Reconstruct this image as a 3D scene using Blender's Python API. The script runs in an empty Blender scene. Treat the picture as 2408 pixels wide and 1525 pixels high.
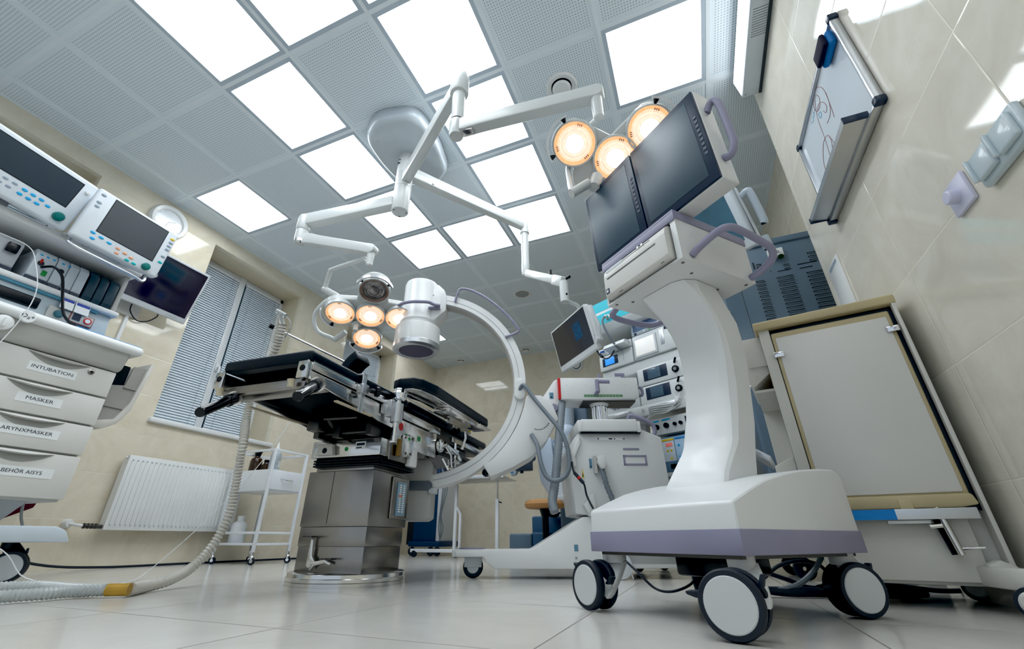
import bpy, bmesh, math, random
from mathutils import Vector as V, Matrix, Quaternion
random.seed(7)
SC = bpy.context.scene
COL = SC.collection
PI = math.pi
# ---------------------------------------------------------------- camera (24 mm-like wide lens, low and tilted up)
YAW, PITCH, ROLL, FPX, PX0, PY0 = -.3981, .4655, .0007, 1020.4, 1183., 755.3
CAM = V((0, 0, .178))
_F = V((math.sin(YAW)*math.cos(PITCH), math.cos(YAW)*math.cos(PITCH), math.sin(PITCH)))
_r = V((math.cos(YAW), -math.sin(YAW), 0)); _u = _r.cross(_F)
_R = _r*math.cos(ROLL)+_u*math.sin(ROLL); _U = -_r*math.sin(ROLL)+_u*math.cos(ROLL)
def ray(u, v): return _F + _R*((u-PX0)/FPX) - _U*((v-PY0)/FPX)
def at(u, v, x=None, y=None, z=None, d=None):
    r = ray(u, v)
    t = (x-CAM.x)/r.x if x is not None else (y-CAM.y)/r.y if y is not None else (z-CAM.z)/r.z if z is not None else d
    return CAM + r*t
def atp(u, v, p, n):
    r = ray(u, v); return CAM + r*((V(p)-CAM).dot(n)/r.dot(n))
def onv(u, v, c):
    r = ray(u, v); t = (c[0]*r.x+c[1]*r.y)/(r.x**2+r.y**2); return V((c[0], c[1], CAM.z+r.z*t))
cd = bpy.data.cameras.new('camera'); cam = bpy.data.objects.new('camera', cd); COL.objects.link(cam)
cd.sensor_width = 36; cd.lens = 36*FPX/2408; cd.clip_start = .02; cd.clip_end = 60
cd.shift_x = (1204-PX0)/2408; cd.shift_y = (PY0-762.5)/2408
cam.matrix_world = Matrix(((_R.x, _U.x, -_F.x, CAM.x), (_R.y, _U.y, -_F.y, CAM.y), (_R.z, _U.z, -_F.z, CAM.z), (0, 0, 0, 1)))
SC.camera = cam
# ---------------------------------------------------------------- materials
MATS = {}
def P(name, col, rough=.4, metal=0., coat=0., spec=.5, emis=0., ecol=None, var=.05, scale=6., bump=0., alpha=1., trans=0., bscale=60., ior=1.45):
    if name in MATS: return MATS[name]
    m = bpy.data.materials.new(name); m.use_nodes = True; nt = m.node_tree; N = nt.nodes; L = nt.links
    b = N['Principled BSDF']
    b.inputs['Roughness'].default_value = rough; b.inputs['Metallic'].default_value = metal
    b.inputs['Coat Weight'].default_value = coat; b.inputs['Coat Roughness'].default_value = .08
    b.inputs['Specular IOR Level'].default_value = spec; b.inputs['IOR'].default_value = ior
    b.inputs['Transmission Weight'].default_value = trans
    b.inputs['Alpha'].default_value = alpha
    g = N.new('ShaderNodeNewGeometry'); n = N.new('ShaderNodeTexNoise'); n.inputs['Scale'].default_value = scale; n.inputs['Detail'].default_value = 4
    L.new(g.outputs['Position'], n.inputs['Vector'])
    r = N.new('ShaderNodeValToRGB'); c = tuple(col)+(1,)
    r.color_ramp.elements[0].position = .3; r.color_ramp.elements[1].position = .7
    r.color_ramp.elements[0].color = tuple(x*(1-var) for x in col)+(1,); r.color_ramp.elements[1].color = tuple(min(1, x*(1+var*.4)) for x in col)+(1,)
    L.new(n.outputs['Fac'], r.inputs['Fac']); L.new(r.outputs['Color'], b.inputs['Base Color'])
    if emis:
        b.inputs['Emission Color'].default_value = tuple(ecol or col)+(1,); b.inputs['Emission Strength'].default_value = emis
    if bump:
        n2 = N.new('ShaderNodeTexNoise'); n2.inputs['Scale'].default_value = bscale; bp = N.new('ShaderNodeBump'); bp.inputs['Strength'].default_value = bump; bp.inputs['Distance'].default_value = .002
        L.new(g.outputs['Position'], n2.inputs['Vector']); L.new(n2.outputs['Fac'], bp.inputs['Height']); L.new(bp.outputs['Normal'], b.inputs['Normal'])
    MATS[name] = m; return m
def math_node(N, L, op, a, b=None):
    n = N.new('ShaderNodeMath'); n.operation = op
    for i, x in enumerate((a, b)):
        if x is None: continue
        if isinstance(x, (int, float)): n.inputs[i].default_value = x
        else: L.new(x, n.inputs[i])
    return n.outputs[0]
def tile_mat(name, ax, w, h, ox, oz, c1, c2, mortar, rough=.1, mw=.003, vein=.5, wav=.0, off2=None):
    """glossy tiles laid on a plane; ax = which world axis runs along the wall ('x','y'), rows along z (or y for floors)"""
    m = bpy.data.materials.new(name); m.use_nodes = True; N = m.node_tree.nodes; L = m.node_tree.links; b = N['Principled BSDF']
    g = N.new('ShaderNodeNewGeometry'); s = N.new('ShaderNodeSeparateXYZ'); L.new(g.outputs['Position'], s.inputs[0])
    A = s.outputs['X' if ax[0] == 'x' else 'Y']; B = s.outputs['Z' if ax[1] == 'z' else 'Y']
    fa = math_node(N, L, 'DIVIDE', math_node(N, L, 'SUBTRACT', A, ox), w); fb = math_node(N, L, 'DIVIDE', math_node(N, L, 'SUBTRACT', B, oz), h)
    def edge(f, size):
        fr = math_node(N, L, 'FRACT', f); d = math_node(N, L, 'MINIMUM', fr, math_node(N, L, 'SUBTRACT', 1., fr)); return math_node(N, L, 'MULTIPLY', d, size)
    d = math_node(N, L, 'MINIMUM', edge(fa, w), edge(fb, h))
    line = math_node(N, L, 'LESS_THAN', d, mw/2)
    cell = N.new('ShaderNodeCombineXYZ'); L.new(math_node(N, L, 'FLOOR', fa), cell.inputs[0]); L.new(math_node(N, L, 'FLOOR', fb), cell.inputs[1])
    wn = N.new('ShaderNodeTexWhiteNoise'); L.new(cell.outputs[0], wn.inputs['Vector'])
    va = N.new('ShaderNodeVectorMath'); va.operation = 'SCALE'; L.new(wn.outputs['Color'], va.inputs[0]); va.inputs['Scale'].default_value = 7
    vb = N.new('ShaderNodeVectorMath'); vb.operation = 'ADD'; L.new(g.outputs['Position'], vb.inputs[0]); L.new(va.outputs[0], vb.inputs[1])
    n = N.new('ShaderNodeTexNoise'); n.inputs['Scale'].default_value = 3.2; n.inputs['Detail'].default_value = 8; n.inputs['Roughness'].default_value = .62; n.inputs['Distortion'].default_value = 1.2
    L.new(vb.outputs[0], n.inputs['Vector'])
    r = N.new('ShaderNodeValToRGB'); r.color_ramp.elements[0].position = .32; r.color_ramp.elements[1].position = .62
    r.color_ramp.elements[0].color = tuple(c2)+(1,); r.color_ramp.elements[1].color = tuple(c1)+(1,); L.new(n.outputs['Fac'], r.inputs['Fac'])
    mx = N.new('ShaderNodeMix'); mx.data_type = 'RGBA'; L.new(line, mx.inputs['Factor']); L.new(r.outputs['Color'], mx.inputs['A']); mx.inputs['B'].default_value = tuple(mortar)+(1,)
    L.new(mx.outputs['Result'], b.inputs['Base Color'])
    rr = math_node(N, L, 'ADD', math_node(N, L, 'MULTIPLY', line, .4), rough); L.new(rr, b.inputs['Roughness'])
    hgt = math_node(N, L, 'MINIMUM', d, .004)
    bp = N.new('ShaderNodeBump'); bp.inputs['Strength'].default_value = .5; bp.inputs['Distance'].default_value = .4
    L.new(hgt, bp.inputs['Height'])
    if wav:
        n3 = N.new('ShaderNodeTexNoise'); n3.inputs['Scale'].default_value = 2.2; n3.inputs['Detail'].default_value = 1; L.new(vb.outputs[0], n3.inputs['Vector'])
        b3 = N.new('ShaderNodeBump'); b3.inputs['Strength'].default_value = wav; b3.inputs['Distance'].default_value = .02; L.new(n3.outputs['Fac'], b3.inputs['Height']); L.new(b3.outputs['Normal'], bp.inputs['Normal'])
    L.new(bp.outputs['Normal'], b.inputs['Normal'])
    return m
white = P('white_lacquer', (.80, .81, .81), .28, coat=.3, var=.03)
white2 = P('white_plastic', (.78, .79, .79), .4, var=.03)
offw = P('offwhite_plastic', (.66, .66, .64), .42, var=.04)
cream = P('aged_cream', (.60, .53, .38), .5, var=.1)
greyp = P('grey_plastic', (.42, .45, .48), .45)
lgrey = P('light_grey', (.60, .63, .66), .4)
lilac = P('lilac_grey', (.27, .26, .36), .42, var=.08)
black = P('black_plastic', (.005, .006, .009), .25, spec=.4)
rub = P('black_rubber', (.012, .016, .026), .5)
vinyl = P('black_vinyl', (.003, .007, .013), .38, spec=.35, bump=.15)
steel = P('brushed_steel', (.34, .32, .295), .27, metal=1, var=.18, scale=3)
steel2 = P('bright_steel', (.72, .71, .69), .16, metal=1, var=.08)
chrome = P('chrome', (.85, .86, .88), .07, metal=1)
alu = P('aluminium', (.62, .64, .67), .32, metal=.9)
dsteel = P('dark_steel', (.10, .095, .09), .35, metal=.8)
screen = P('dark_screen', (.010, .026, .045), .33, spec=.7, var=.15, scale=2)
screen2 = P('grey_screen', (.035, .045, .055), .34, spec=.7, var=.15, scale=2)
screenp = P('violet_screen', (.010, .006, .028), .06, coat=.8, var=.3, scale=3)
bezelb = P('navy_bezel', (.012, .025, .055), .3)
blue = P('blue_tape', (.01, .22, .62), .4)
navy = P('navy_panel', (.008, .035, .10), .4)
steelblue = P('steel_blue', (.10, .15, .21), .42, var=.06)
paleblue = P('pale_blue_grey', (.42, .50, .60), .4)
teal = P('teal_stripe', (.03, .50, .62), .35)
green = P('green_sticker', (.02, .28, .06), .5)
red = P('red_sticker', (.55, .015, .015), .4)
yellow = P('yellow_sticker', (.75, .55, .02), .45)
paper = P('paper_label', (.78, .80, .80), .6)
violet = P('violet_face', (.055, .048, .12), .35, coat=.2)
cablew = P('white_cable', (.72, .74, .75), .45)
hosem = P('hose_grey', (.16, .19, .22), .42)
brownv = P('tan_vinyl', (.50, .26, .10), .5)
maroon = P('maroon_cloth', (.07, .006, .012), .8)
corr = P('corrugated_clear', (.86, .83, .76), .22, trans=.35, ior=1.3)
amber = P('amber_connector', (.72, .42, .05), .25, trans=.4)
tealb = P('teal_knob', (.0, .16, .15), .35)
skyb = P('sky_button', (.02, .38, .72), .4)
peachb = P('peach_button', (.72, .36, .22), .5)
greyb = P('grey_button', (.30, .36, .44), .5)
# ---------------------------------------------------------------- mesh builder
def frame(o, x, y, z=None):
    x = V(x).normalized(); y = V(y).normalized(); z = V(z).normalized() if z is not None else x.cross(y).normalized()
    return Matrix(((x.x, y.x, z.x, o[0]), (x.y, y.y, z.y, o[1]), (x.z, y.z, z.z, o[2]), (0, 0, 0, 1)))
def perp(a):
    a = V(a).normalized(); t = V((0, 0, 1)) if abs(a.z) < .9 else V((1, 0, 0)); u = a.cross(t).normalized(); return u, a.cross(u).normalized()
class MB:
    def __init__(s, F=None, mat=None):
        s.v = []; s.f = []; s.mi = []; s.F = F or Matrix(); s.mats = []; s.cur = 0
        if mat: s.m(mat)
    def m(s, mat):
        if mat not in s.mats: s.mats.append(mat)
        s.cur = s.mats.index(mat); return s
    def add(s, vs, fs):
        b = len(s.v); s.v += [s.F @ V(p) for p in vs]; s.f += [[b+i for i in f] for f in fs]; s.mi += [s.cur]*len(fs); return s
    def addbm(s, bm):
        bm.verts.index_update(); s.add([v.co.copy() for v in bm.verts], [[v.index for v in f.verts] for f in bm.faces]); bm.free(); return s
    def box(s, x0, x1, y0, y1, z0, z1, bev=0, seg=2):
        x0, x1 = sorted((x0, x1)); y0, y1 = sorted((y0, y1)); z0, z1 = sorted((z0, z1))
        vs = [(x0, y0, z0), (x1, y0, z0), (x1, y1, z0), (x0, y1, z0), (x0, y0, z1), (x1, y0, z1), (x1, y1, z1), (x0, y1, z1)]
        fs = [(0, 3, 2, 1), (4, 5, 6, 7), (0, 1, 5, 4), (1, 2, 6, 5), (2, 3, 7, 6), (3, 0, 4, 7)]
        if not bev: return s.add(vs, fs)
        bm = bmesh.new(); q = [bm.verts.new(p) for p in vs]; [bm.faces.new([q[i] for i in f]) for f in fs]
        bev = min(bev, .49*min(x1-x0, y1-y0, z1-z0))
        bmesh.ops.bevel(bm, geom=bm.edges[:], offset=bev, segments=seg, affect='EDGES', profile=.5, clamp_overlap=True); return s.addbm(bm)
    def prism(s, poly, h0, h1, ax='z', bev=0, seg=2):
        """poly 2-D outline extruded along ax: 'z' -> (x,y), 'y' -> (x,z), 'x' -> (y,z)"""
        def q(p, h): return (p[0], p[1], h) if ax == 'z' else (p[0], h, p[1]) if ax == 'y' else (h, p[0], p[1])
        bm = bmesh.new(); a = [bm.verts.new(q(p, h0)) for p in poly]; b = [bm.verts.new(q(p, h1)) for p in poly]; n = len(poly)
        bm.faces.new(a); bm.faces.new(b[::-1])
        for i in range(n): bm.faces.new((a[i], b[i], b[(i+1) % n], a[(i+1) % n]))
        bmesh.ops.recalc_face_normals(bm, faces=bm.faces[:])
        if bev: bmesh.ops.bevel(bm, geom=bm.edges[:], offset=bev, segments=seg, affect='EDGES', profile=.5, clamp_overlap=True)
        bmesh.ops.triangulate(bm, faces=[f for f in bm.faces if len(f.verts) > 4]); return s.addbm(bm)
    def cyl(s, p, q, r, r2=None, n=24, cap=True):
        p, q = V(p), V(q); r2 = r if r2 is None else r2; u, w = perp(q-p); vs = []
        for c, rr in ((p, r), (q, r2)):
            for i in range(n): t = 2*PI*i/n; vs.append(c+u*math.cos(t)*rr+w*math.sin(t)*rr)
        fs = [(i, (i+1) % n, n+(i+1) % n, n+i) for i in range(n)]
        if cap: fs += [tuple(range(n))[::-1], tuple(range(n, 2*n))]
        return s.add(vs, fs)
    def tube(s, pts, r, n=10, closed=False, rr=None):
        pts = [V(p) for p in pts]; k = len(pts); vs = []; up = None
        for i, p in enumerate(pts):
            a = pts[(i-1) % k] if (closed or i) else p; b = pts[(i+1) % k] if (closed or i < k-1) else p; t = (b-a).normalized()
            if up is None: up = perp(t)[0]
            up = (up-t*up.dot(t)).normalized(); w = t.cross(up); R = rr[i] if rr else r
            vs += [p+up*math.cos(2*PI*j/n)*R+w*math.sin(2*PI*j/n)*R for j in range(n)]
        fs = [(i*n+j, i*n+(j+1) % n, ((i+1) % k)*n+(j+1) % n, ((i+1) % k)*n+j) for i in range(k if closed else k-1) for j in range(n)]
        if not closed: fs += [tuple(range(n))[::-1], tuple(range((k-1)*n, k*n))]
        return s.add(vs, fs)
    def lathe(s, prof, o=(0, 0, 0), a=(0, 0, 1), n=32, a0=0., a1=2*PI):
        o = V(o); a = V(a).normalized(); u, w = perp(a); vs = []; full = abs(a1-a0-2*PI) < 1e-6; m = n if full else n+1
        for r, h in prof:
            for j in range(m): t = a0+(a1-a0)*j/n; vs.append(o+a*h+(u*math.cos(t)+w*math.sin(t))*max(r, 1e-5))
        fs = [(i*m+j, i*m+(j+1) % m, (i+1)*m+(j+1) % m, (i+1)*m+j) for i in range(len(prof)-1) for j in range(n)]
        return s.add(vs, fs)
    def sph(s, c, r, n=16, sc=(1, 1, 1)):
        c = V(c); k = n//2; vs = []; fs = []
        for i in range(k+1):
            for j in range(n):
                a = PI*i/k; t = 2*PI*j/n; vs.append(c+V((math.sin(a)*math.cos(t)*sc[0], math.sin(a)*math.sin(t)*sc[1], math.cos(a)*sc[2]))*r)
        fs = [(i*n+j, (i+1)*n+j, (i+1)*n+(j+1) % n, i*n+(j+1) % n) for i in range(k) for j in range(n)]
        return s.add(vs, fs)
    def beam(s, p, q, w, h, bev=0, up=(0, 0, 1)):
        p, q = V(p), V(q); F = s.F; x = (q-p).normalized(); y = V(up).cross(x).normalized(); z = x.cross(y)
        s.F = F @ frame(p, x, y, z); s.box(0, (q-p).length, -w/2, w/2, -h/2, h/2, bev); s.F = F; return s
    def quad(s, a, b, c, d): return s.add([a, b, c, d], [(0, 1, 2, 3)])
    def build(s, name, parent=None, ang=35, label=None, cat=None, group=None, kind=None, fix=True):
        vs = s.v; lo = V([min(v[i] for v in vs) for i in range(3)]); hi = V([max(v[i] for v in vs) for i in range(3)])
        o0 = world_loc(parent) if parent else V(((lo.x+hi.x)/2, (lo.y+hi.y)/2, lo.z))
        me = bpy.data.meshes.new(name); me.from_pydata([v-o0 for v in vs], [], s.f)
        for m in s.mats: me.materials.append(m)
        me.polygons.foreach_set('material_index', s.mi); me.polygons.foreach_set('use_smooth', [True]*len(s.f))
        if fix:
            bm = bmesh.new(); bm.from_mesh(me); bmesh.ops.remove_doubles(bm, verts=bm.verts, dist=2e-5); bmesh.ops.recalc_face_normals(bm, faces=bm.faces[:]); bm.to_mesh(me); bm.free()
        me.set_sharp_from_angle(angle=math.radians(ang)); me.update()
        o = bpy.data.objects.new(name, me); COL.objects.link(o)
        if parent: o.parent = parent; WL[o.name] = o0
        else: o.location = o0; WL[o.name] = o0
        return tag(o, label, cat, group, kind)
def build_each(b, name, parent, **kw):
    """one object per separate piece of the builder"""
    n = len(b.v); par = list(range(n))
    def find(i):
        while par[i] != i: par[i] = par[par[i]]; i = par[i]
        return i
    for f in b.f:
        r = find(f[0])
        for i in f[1:]: par[find(i)] = r
    gr = {}
    for k, f in enumerate(b.f): gr.setdefault(find(f[0]), []).append(k)
    out = []
    for ks in gr.values():
        q = MB(); q.mats = []; mp = {}
        for k in ks:
            m = b.mats[b.mi[k]]
            if m not in q.mats: q.mats.append(m)
            fs = []
            for i in b.f[k]:
                if i not in mp: mp[i] = len(q.v); q.v.append(b.v[i])
                fs.append(mp[i])
            q.f.append(fs); q.mi.append(q.mats.index(m))
        out.append(q.build(name, parent, **kw))
    return out
WL = {}
def world_loc(o): return WL[o.name]
def tag(o, label=None, cat=None, group=None, kind=None):
    for k, x in (('label', label), ('category', cat), ('group', group), ('kind', kind)):
        if x: o[k] = x
    return o
def thing(name, loc, label, cat, group=None):
    o = bpy.data.objects.new(name, None); COL.objects.link(o); o.location = loc; o.empty_display_size = .05; WL[o.name] = V(loc); return tag(o, label, cat, group)
def text(s, F, size, mat, parent, name='lettering', ext=.0004, align='CENTER', kind=None, sx=1.):
    c = bpy.data.curves.new(name, 'FONT'); c.body = s; c.size = size; c.extrude = ext; c.align_x = align; c.align_y = 'CENTER'; c.materials.append(mat)
    tmp = bpy.data.objects.new(name, c); COL.objects.link(tmp); bpy.context.view_layer.update()
    me = bpy.data.meshes.new_from_object(tmp.evaluated_get(bpy.context.evaluated_depsgraph_get())); bpy.data.objects.remove(tmp); bpy.data.curves.remove(c)
    me.name = name
    if not me.materials: me.materials.append(mat)
    o = bpy.data.objects.new(name, me); COL.objects.link(o); o.parent = parent
    o.matrix_local = Matrix.Translation(-world_loc(parent)) @ F @ Matrix.Diagonal((sx, 1, 1, 1)); WL[o.name] = F.translation.copy(); return o
def rectF(cs):  # frame from TL,TR,BR,BL world corners: x right, y up, z towards viewer
    TL, TR, BR, BL = [V(c) for c in cs]; x = (TR-TL+BR-BL).normalized(); y = (TL-BL+TR-BR); y = (y-x*y.dot(x)).normalized(); return frame((TL+TR+BR+BL)/4, x, y)
def smooth_pts(pts, k=6):
    pts = [V(p) for p in pts]; out = []
    for i in range(len(pts)-1):
        a = pts[max(i-1, 0)]; b = pts[i]; c = pts[i+1]; d = pts[min(i+2, len(pts)-1)]
        for j in range(k):
            t = j/k; out.append(.5*((2*b)+(c-a)*t+(2*a-5*b+4*c-d)*t*t+(3*b-a-3*c+d)*t**3))
    out.append(pts[-1]); return out
def caster(root, top, c, ax, r=.0625, w=.022, gap=.03, fork=offw, disc=lgrey, tire=rub, name='caster', brake=True, twin=True):
    """swivel caster: fork from stem top down to axle; wheel faces normal to ax; c = centre of outer wheel face"""
    top = V(top); c = V(c); ax = V(ax).normalized(); mid = c-ax*(gap/2+w/2 if twin else 0)
    b = MB(mat=fork); b.cyl(top, V((top.x, top.y, top.z-.030)), .030, .029, 24); b.m(steel2).cyl(V((top.x, top.y, top.z-.001)), V((top.x, top.y, top.z+.012)), .017, n=16).m(fork)
    t2 = V((top.x, top.y, top.z-.02)); d = (mid-t2)
    dn = d.normalized(); side = dn.cross(ax).normalized()
    F = b.F; b.F = frame(t2, side, ax, dn); L = d.length
    b.prism([(-.030, -.012), (.028, -.012), (.012, L*.45), (-.044, L*.98), (-.0665, L*1.02), (-.066, L*.85), (-.050, L*.35)], -.010, .010, 'y', bev=.004); b.F = F
    o = b.build(name, root)
    for s_ in ((1, -1) if twin else (0,)):
        cc = mid+ax*(s_*(gap/2+w/2)-0); wa = ax*(1 if s_ >= 0 else -1)
        t = MB(mat=tire); t.lathe([(r*.80, w*.5), (r*.95, w*.5), (r, w*.25), (r, -w*.25), (r*.95, -w*.5), (r*.3, -w*.5)], cc, wa, 40); t.build('tire', o)
        q = MB(mat=disc); q.lathe([(0, w*.5+.002), (r*.77, w*.5+.002), (r*.81, w*.48), (r*.81, -.2*w), (0, -.2*w)], cc, wa, 40); q.build('wheel_disc', o)
    if brake:
        q = MB(mat=rub); e = mid-side*(r*1.15)+V((0, 0, r*.25)); q.F = frame(mid, side, ax, side.cross(ax)); sg = 1
        q.prism([(r*.75, .0), (r*1.15, .0), (r*1.45, .004), (r*1.5, .010), (r*1.1, .014), (r*.75, .016)], -.014, .014, 'y', bev=.003); q.prism([(-r*.75, .03), (-r*.95, .035), (-r*1.02, .058), (-r*.9, .058)], -.010, .010, 'y', bev=.002); build_each(q, 'brake_pedal', o)
    return o
def knob(b, c, n, r, h, mat, seg=16):
    b.m(mat).lathe([(r, 0), (r, h*.7), (r*.8, h), (0, h)], c, n, seg)
# ================================================================= ROOM
ZC = 2.875; XL = -3.9; XR = .80; XR2 = 1.02; YF = 6.20; YC = 2.40; YB = -2.4
wtile = dict(c1=(.81, .745, .61), c2=(.72, .645, .50), mortar=(.80, .76, .66), rough=.05)
m_wy = tile_mat('wall_tiles_side', 'yz', .6, .3, .35, .0, **wtile)
m_wr = tile_mat('wall_tiles_right', 'yz', .66, .336, 1.047, -.011, c1=(.76, .725, .635), c2=(.67, .63, .53), mortar=(.82, .78, .68), rough=.05, wav=.22)
m_wx = tile_mat('wall_tiles_far', 'xz', .6, .3, -.05, .0, **wtile)
m_fl = tile_mat('floor_tiles', 'xy', .6, .6, .275, .89, c1=(.66, .64, .60), c2=(.60, .585, .545), mortar=(.22, .20, .18), rough=.17, mw=.0035)
m_rev = P('reveal_paint', (.66, .58, .42), .35, coat=.3, var=.06)
b = MB(mat=m_fl); b.box(XL, XR2+.0, YB, YF, -.05, 0); b.build('floor', kind='structure')
# left wall with three window recesses
WIN = [(-.05, 1.12), (2.08, 3.18), (3.98, 5.08)]; ZS, ZT, XD = 1.04, 2.735, -4.26
b = MB(mat=m_wy); ys = [YB]+[q for w_ in WIN for q in w_]+[YF]
for i in range(0, len(ys), 2): b.box(XL-.05, XL, ys[i], ys[i+1], 0, ZC)
for a_, c_ in WIN: b.box(XL-.05, XL, a_, c_, 0, ZS); b.box(XL-.05, XL, a_, c_, ZT, ZC)
for a_, c_ in WIN:
    b.m(m_rev); b.box(XD-.02, XL-.05, a_-.03, a_, ZS, ZT); b.box(XD-.02, XL-.05, c_, c_+.03, ZS, ZT); b.box(XD-.02, XL-.05, a_-.03, c_+.03, ZT, ZT+.03); b.box(XD-.02, XL-.05, a_-.03, c_+.03, ZS-.05, ZS)
b.build('wall_left', kind='structure')
b = MB(mat=m_wx); b.box(XL, XR2, YF, YF+.05, 0, ZC); b.build('wall_far', kind='structure')
b = MB(mat=m_wr); b.box(XR, XR+.05, YB, YC, 0, ZC); b.build('wall_right', kind='structure')
b = MB(mat=m_wx); b.box(XR+.05, XR2+.05, YC-.05, YC, 0, ZC); b.m(m_wy).box(XR2, XR2+.05, YC, YF, 0, ZC); b.build('wall_right_recess', kind='structure')
# windows
frm = P('window_frame_white', (.74, .77, .80), .3, coat=.2)
slat = P('blind_slat', (.78, .87, .95), .4, var=.03)
glas = P('night_glass', (.12, .18, .24), .15, coat=.3)
for k, (a_, c_) in enumerate(WIN):
    w_ = thing('window_%d' % (k+1), (XD, (a_+c_)/2, ZS), None, None); w_['kind'] = 'structure'
    mid = (a_+c_)/2; b = MB(mat=frm); x0, x1 = XD, XD+.06
    b.box(x0, x1, a_, a_+.045, ZS, ZT, .004); b.box(x0, x1, c_-.045, c_, ZS, ZT, .004); b.box(x0, x1, a_, c_, ZT-.045, ZT, .004); b.box(x0, x1, a_, c_, ZS, ZS+.05, .004); b.box(x0, x1+.012, mid-.035, mid+.035, ZS, ZT, .004)
    b.build('window_frame', w_)
    b = MB(mat=glas); b.box(x0+.01, x0+.02, a_+.04, c_-.04, ZS+.04, ZT-.04); b.build('pane', w_)
    for (p_, q_) in ((a_+.05, mid-.04), (mid+.05, c_-.06)):
        b = MB(mat=slat); z = ZS+.075
        while z < ZT-.08:
            F = b.F; b.F = Matrix.Translation((x1+.012, 0, z)) @ Matrix.Rotation(math.radians(62), 4, 'Y'); b.box(-.0142, .0142, p_, q_, -.0007, .0007); b.F = F; z += .0235
        b.m(frm).box(x1, x1+.025, p_-.003, q_+.003, ZT-.075, ZT-.05, .003); b.box(x1+.004, x1+.02, p_, q_, ZS+.052, ZS+.066, .003)
        b.m(greyb)
        for yy in (p_+.07, q_-.07): b.tube([(x1+.026, yy, ZS+.06), (x1+.026, yy, ZT-.06)], .0012, 5)
        b.build('venetian_blind', w_)
    b = MB(mat=frm); b.box(x1+.012, x1+.03, mid-.018, mid+.018, 1.66, 1.74, .006); b.tube([(x1+.03, mid, 1.7), (x1+.06, mid, 1.7), (x1+.064, mid, 1.68), (x1+.064, mid, 1.57)], .011, 10); b.build('window_handle', w_)
    b = MB(mat=white); b.box(XD+.05, XL+.035, a_-.03, c_+.04, ZS-.035, ZS+.002, .008, 3); b.build('window_sill', w_)
# ceiling: perforated panels, T-bars, lights
def ceil_mat():
    m = bpy.data.materials.new('perforated_ceiling_panel'); m.use_nodes = True; N = m.node_tree.nodes; L = m.node_tree.links; bs = N['Principled BSDF']
    g = N.new('ShaderNodeNewGeometry'); s = N.new('ShaderNodeSeparateXYZ'); L.new(g.outputs['Position'], s.inputs[0])
    fx = math_node(N, L, 'FRACT', math_node(N, L, 'DIVIDE', math_node(N, L, 'ADD', s.outputs['X'], 3.0725+12), .6))
    fy = math_node(N, L, 'FRACT', math_node(N, L, 'DIVIDE', math_node(N, L, 'SUBTRACT', s.outputs['Y'], .4193-12), .6))
    def cell(f): return math_node(N, L, 'SUBTRACT', math_node(N, L, 'FRACT', math_node(N, L, 'MULTIPLY', f, 38.)), .5)
    cx, cy = cell(fx), cell(fy); d2 = math_node(N, L, 'ADD', math_node(N, L, 'MULTIPLY', cx, cx), math_node(N, L, 'MULTIPLY', cy, cy))
    hole = math_node(N, L, 'LESS_THAN', d2, .062)
    def inside(f): return math_node(N, L, 'LESS_THAN', math_node(N, L, 'ABSOLUTE', math_node(N, L, 'SUBTRACT', f, .5)), .447)
    hole = math_node(N, L, 'MULTIPLY', hole, math_node(N, L, 'MULTIPLY', inside(fx), inside(fy)))
    mx = N.new('ShaderNodeMix'); mx.data_type = 'RGBA'; L.new(hole, mx.inputs['Factor']); mx.inputs['A'].default_value = (.75, .83, .89, 1); mx.inputs['B'].default_value = (.42, .48, .53, 1)
    L.new(mx.outputs['Result'], bs.inputs['Base Color']); bs.inputs['Roughness'].default_value = .55; return m
m_ceil = ceil_mat()
GX = lambda c: c*.6-3.0725
GY = lambda r: r*.6+.4193
LIGHTS = {(1, 0), (1, 1), (1, 2), (1, 3), (1, 4), (-1, 2), (2, 4), (3, 3), (3, 4), (3, 2), (3, 1), (5, 2), (2, 0), (3, 0), (-1, 7), (1, -2), (3, -2), (5, -1), (5, -3)}  # negative rows: out-of-view panels added to light the room
b = MB(mat=m_ceil)
for c in range(-2, 7):
    for r in range(-5, 10):
        if (c, r) in LIGHTS: continue
        x0, x1 = max(GX(c), XL), min(GX(c+1), XR2+.02); y0, y1 = max(GY(r), YB), min(GY(r+1), YF)
        if x1-x0 < .01 or y1-y0 < .01: continue
        b.box(x0+.003, x1-.003, y0+.003, y1-.003, ZC, ZC+.012)
b.build('ceiling', kind='structure')
b = MB(mat=P('ceiling_backing', (.3, .3, .3), .8)); b.box(XL-.4, XR2+.1, YB-.1, YF+.1, ZC+.12, ZC+.14); b.build('ceiling_slab', kind='structure')
tb = P('ceiling_grid_bar', (.78, .85, .90), .4, var=.02)
b = MB(mat=tb)
for c in range(-1, 8):
    if XL < GX(c) < XR2: b.box(GX(c)-.012, GX(c)+.012, YB, YF, ZC-.004, ZC+.02)
for r in range(-4, 11):
    if YB < GY(r) < YF: b.box(XL, XR2, GY(r)-.012, GY(r)+.012, ZC-.0035, ZC+.02)
b.box(XL, XL+.018, YB, YF, ZC-.005, ZC); b.box(XL, XR2, YF-.018, YF, ZC-.005, ZC); b.box(XR2-.018, XR2, YC, YF, ZC-.005, ZC); b.box(XR-.018, XR, YB, YC, ZC-.005, ZC)
b.build('trim_1', kind='structure')
m_lit = P('lit_diffuser', (1, 1, 1), .4, emis=7.0, ecol=(.90, .96, 1.0), var=0)
m_lf = P('light_frame', (.50, .58, .66), .4)
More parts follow.
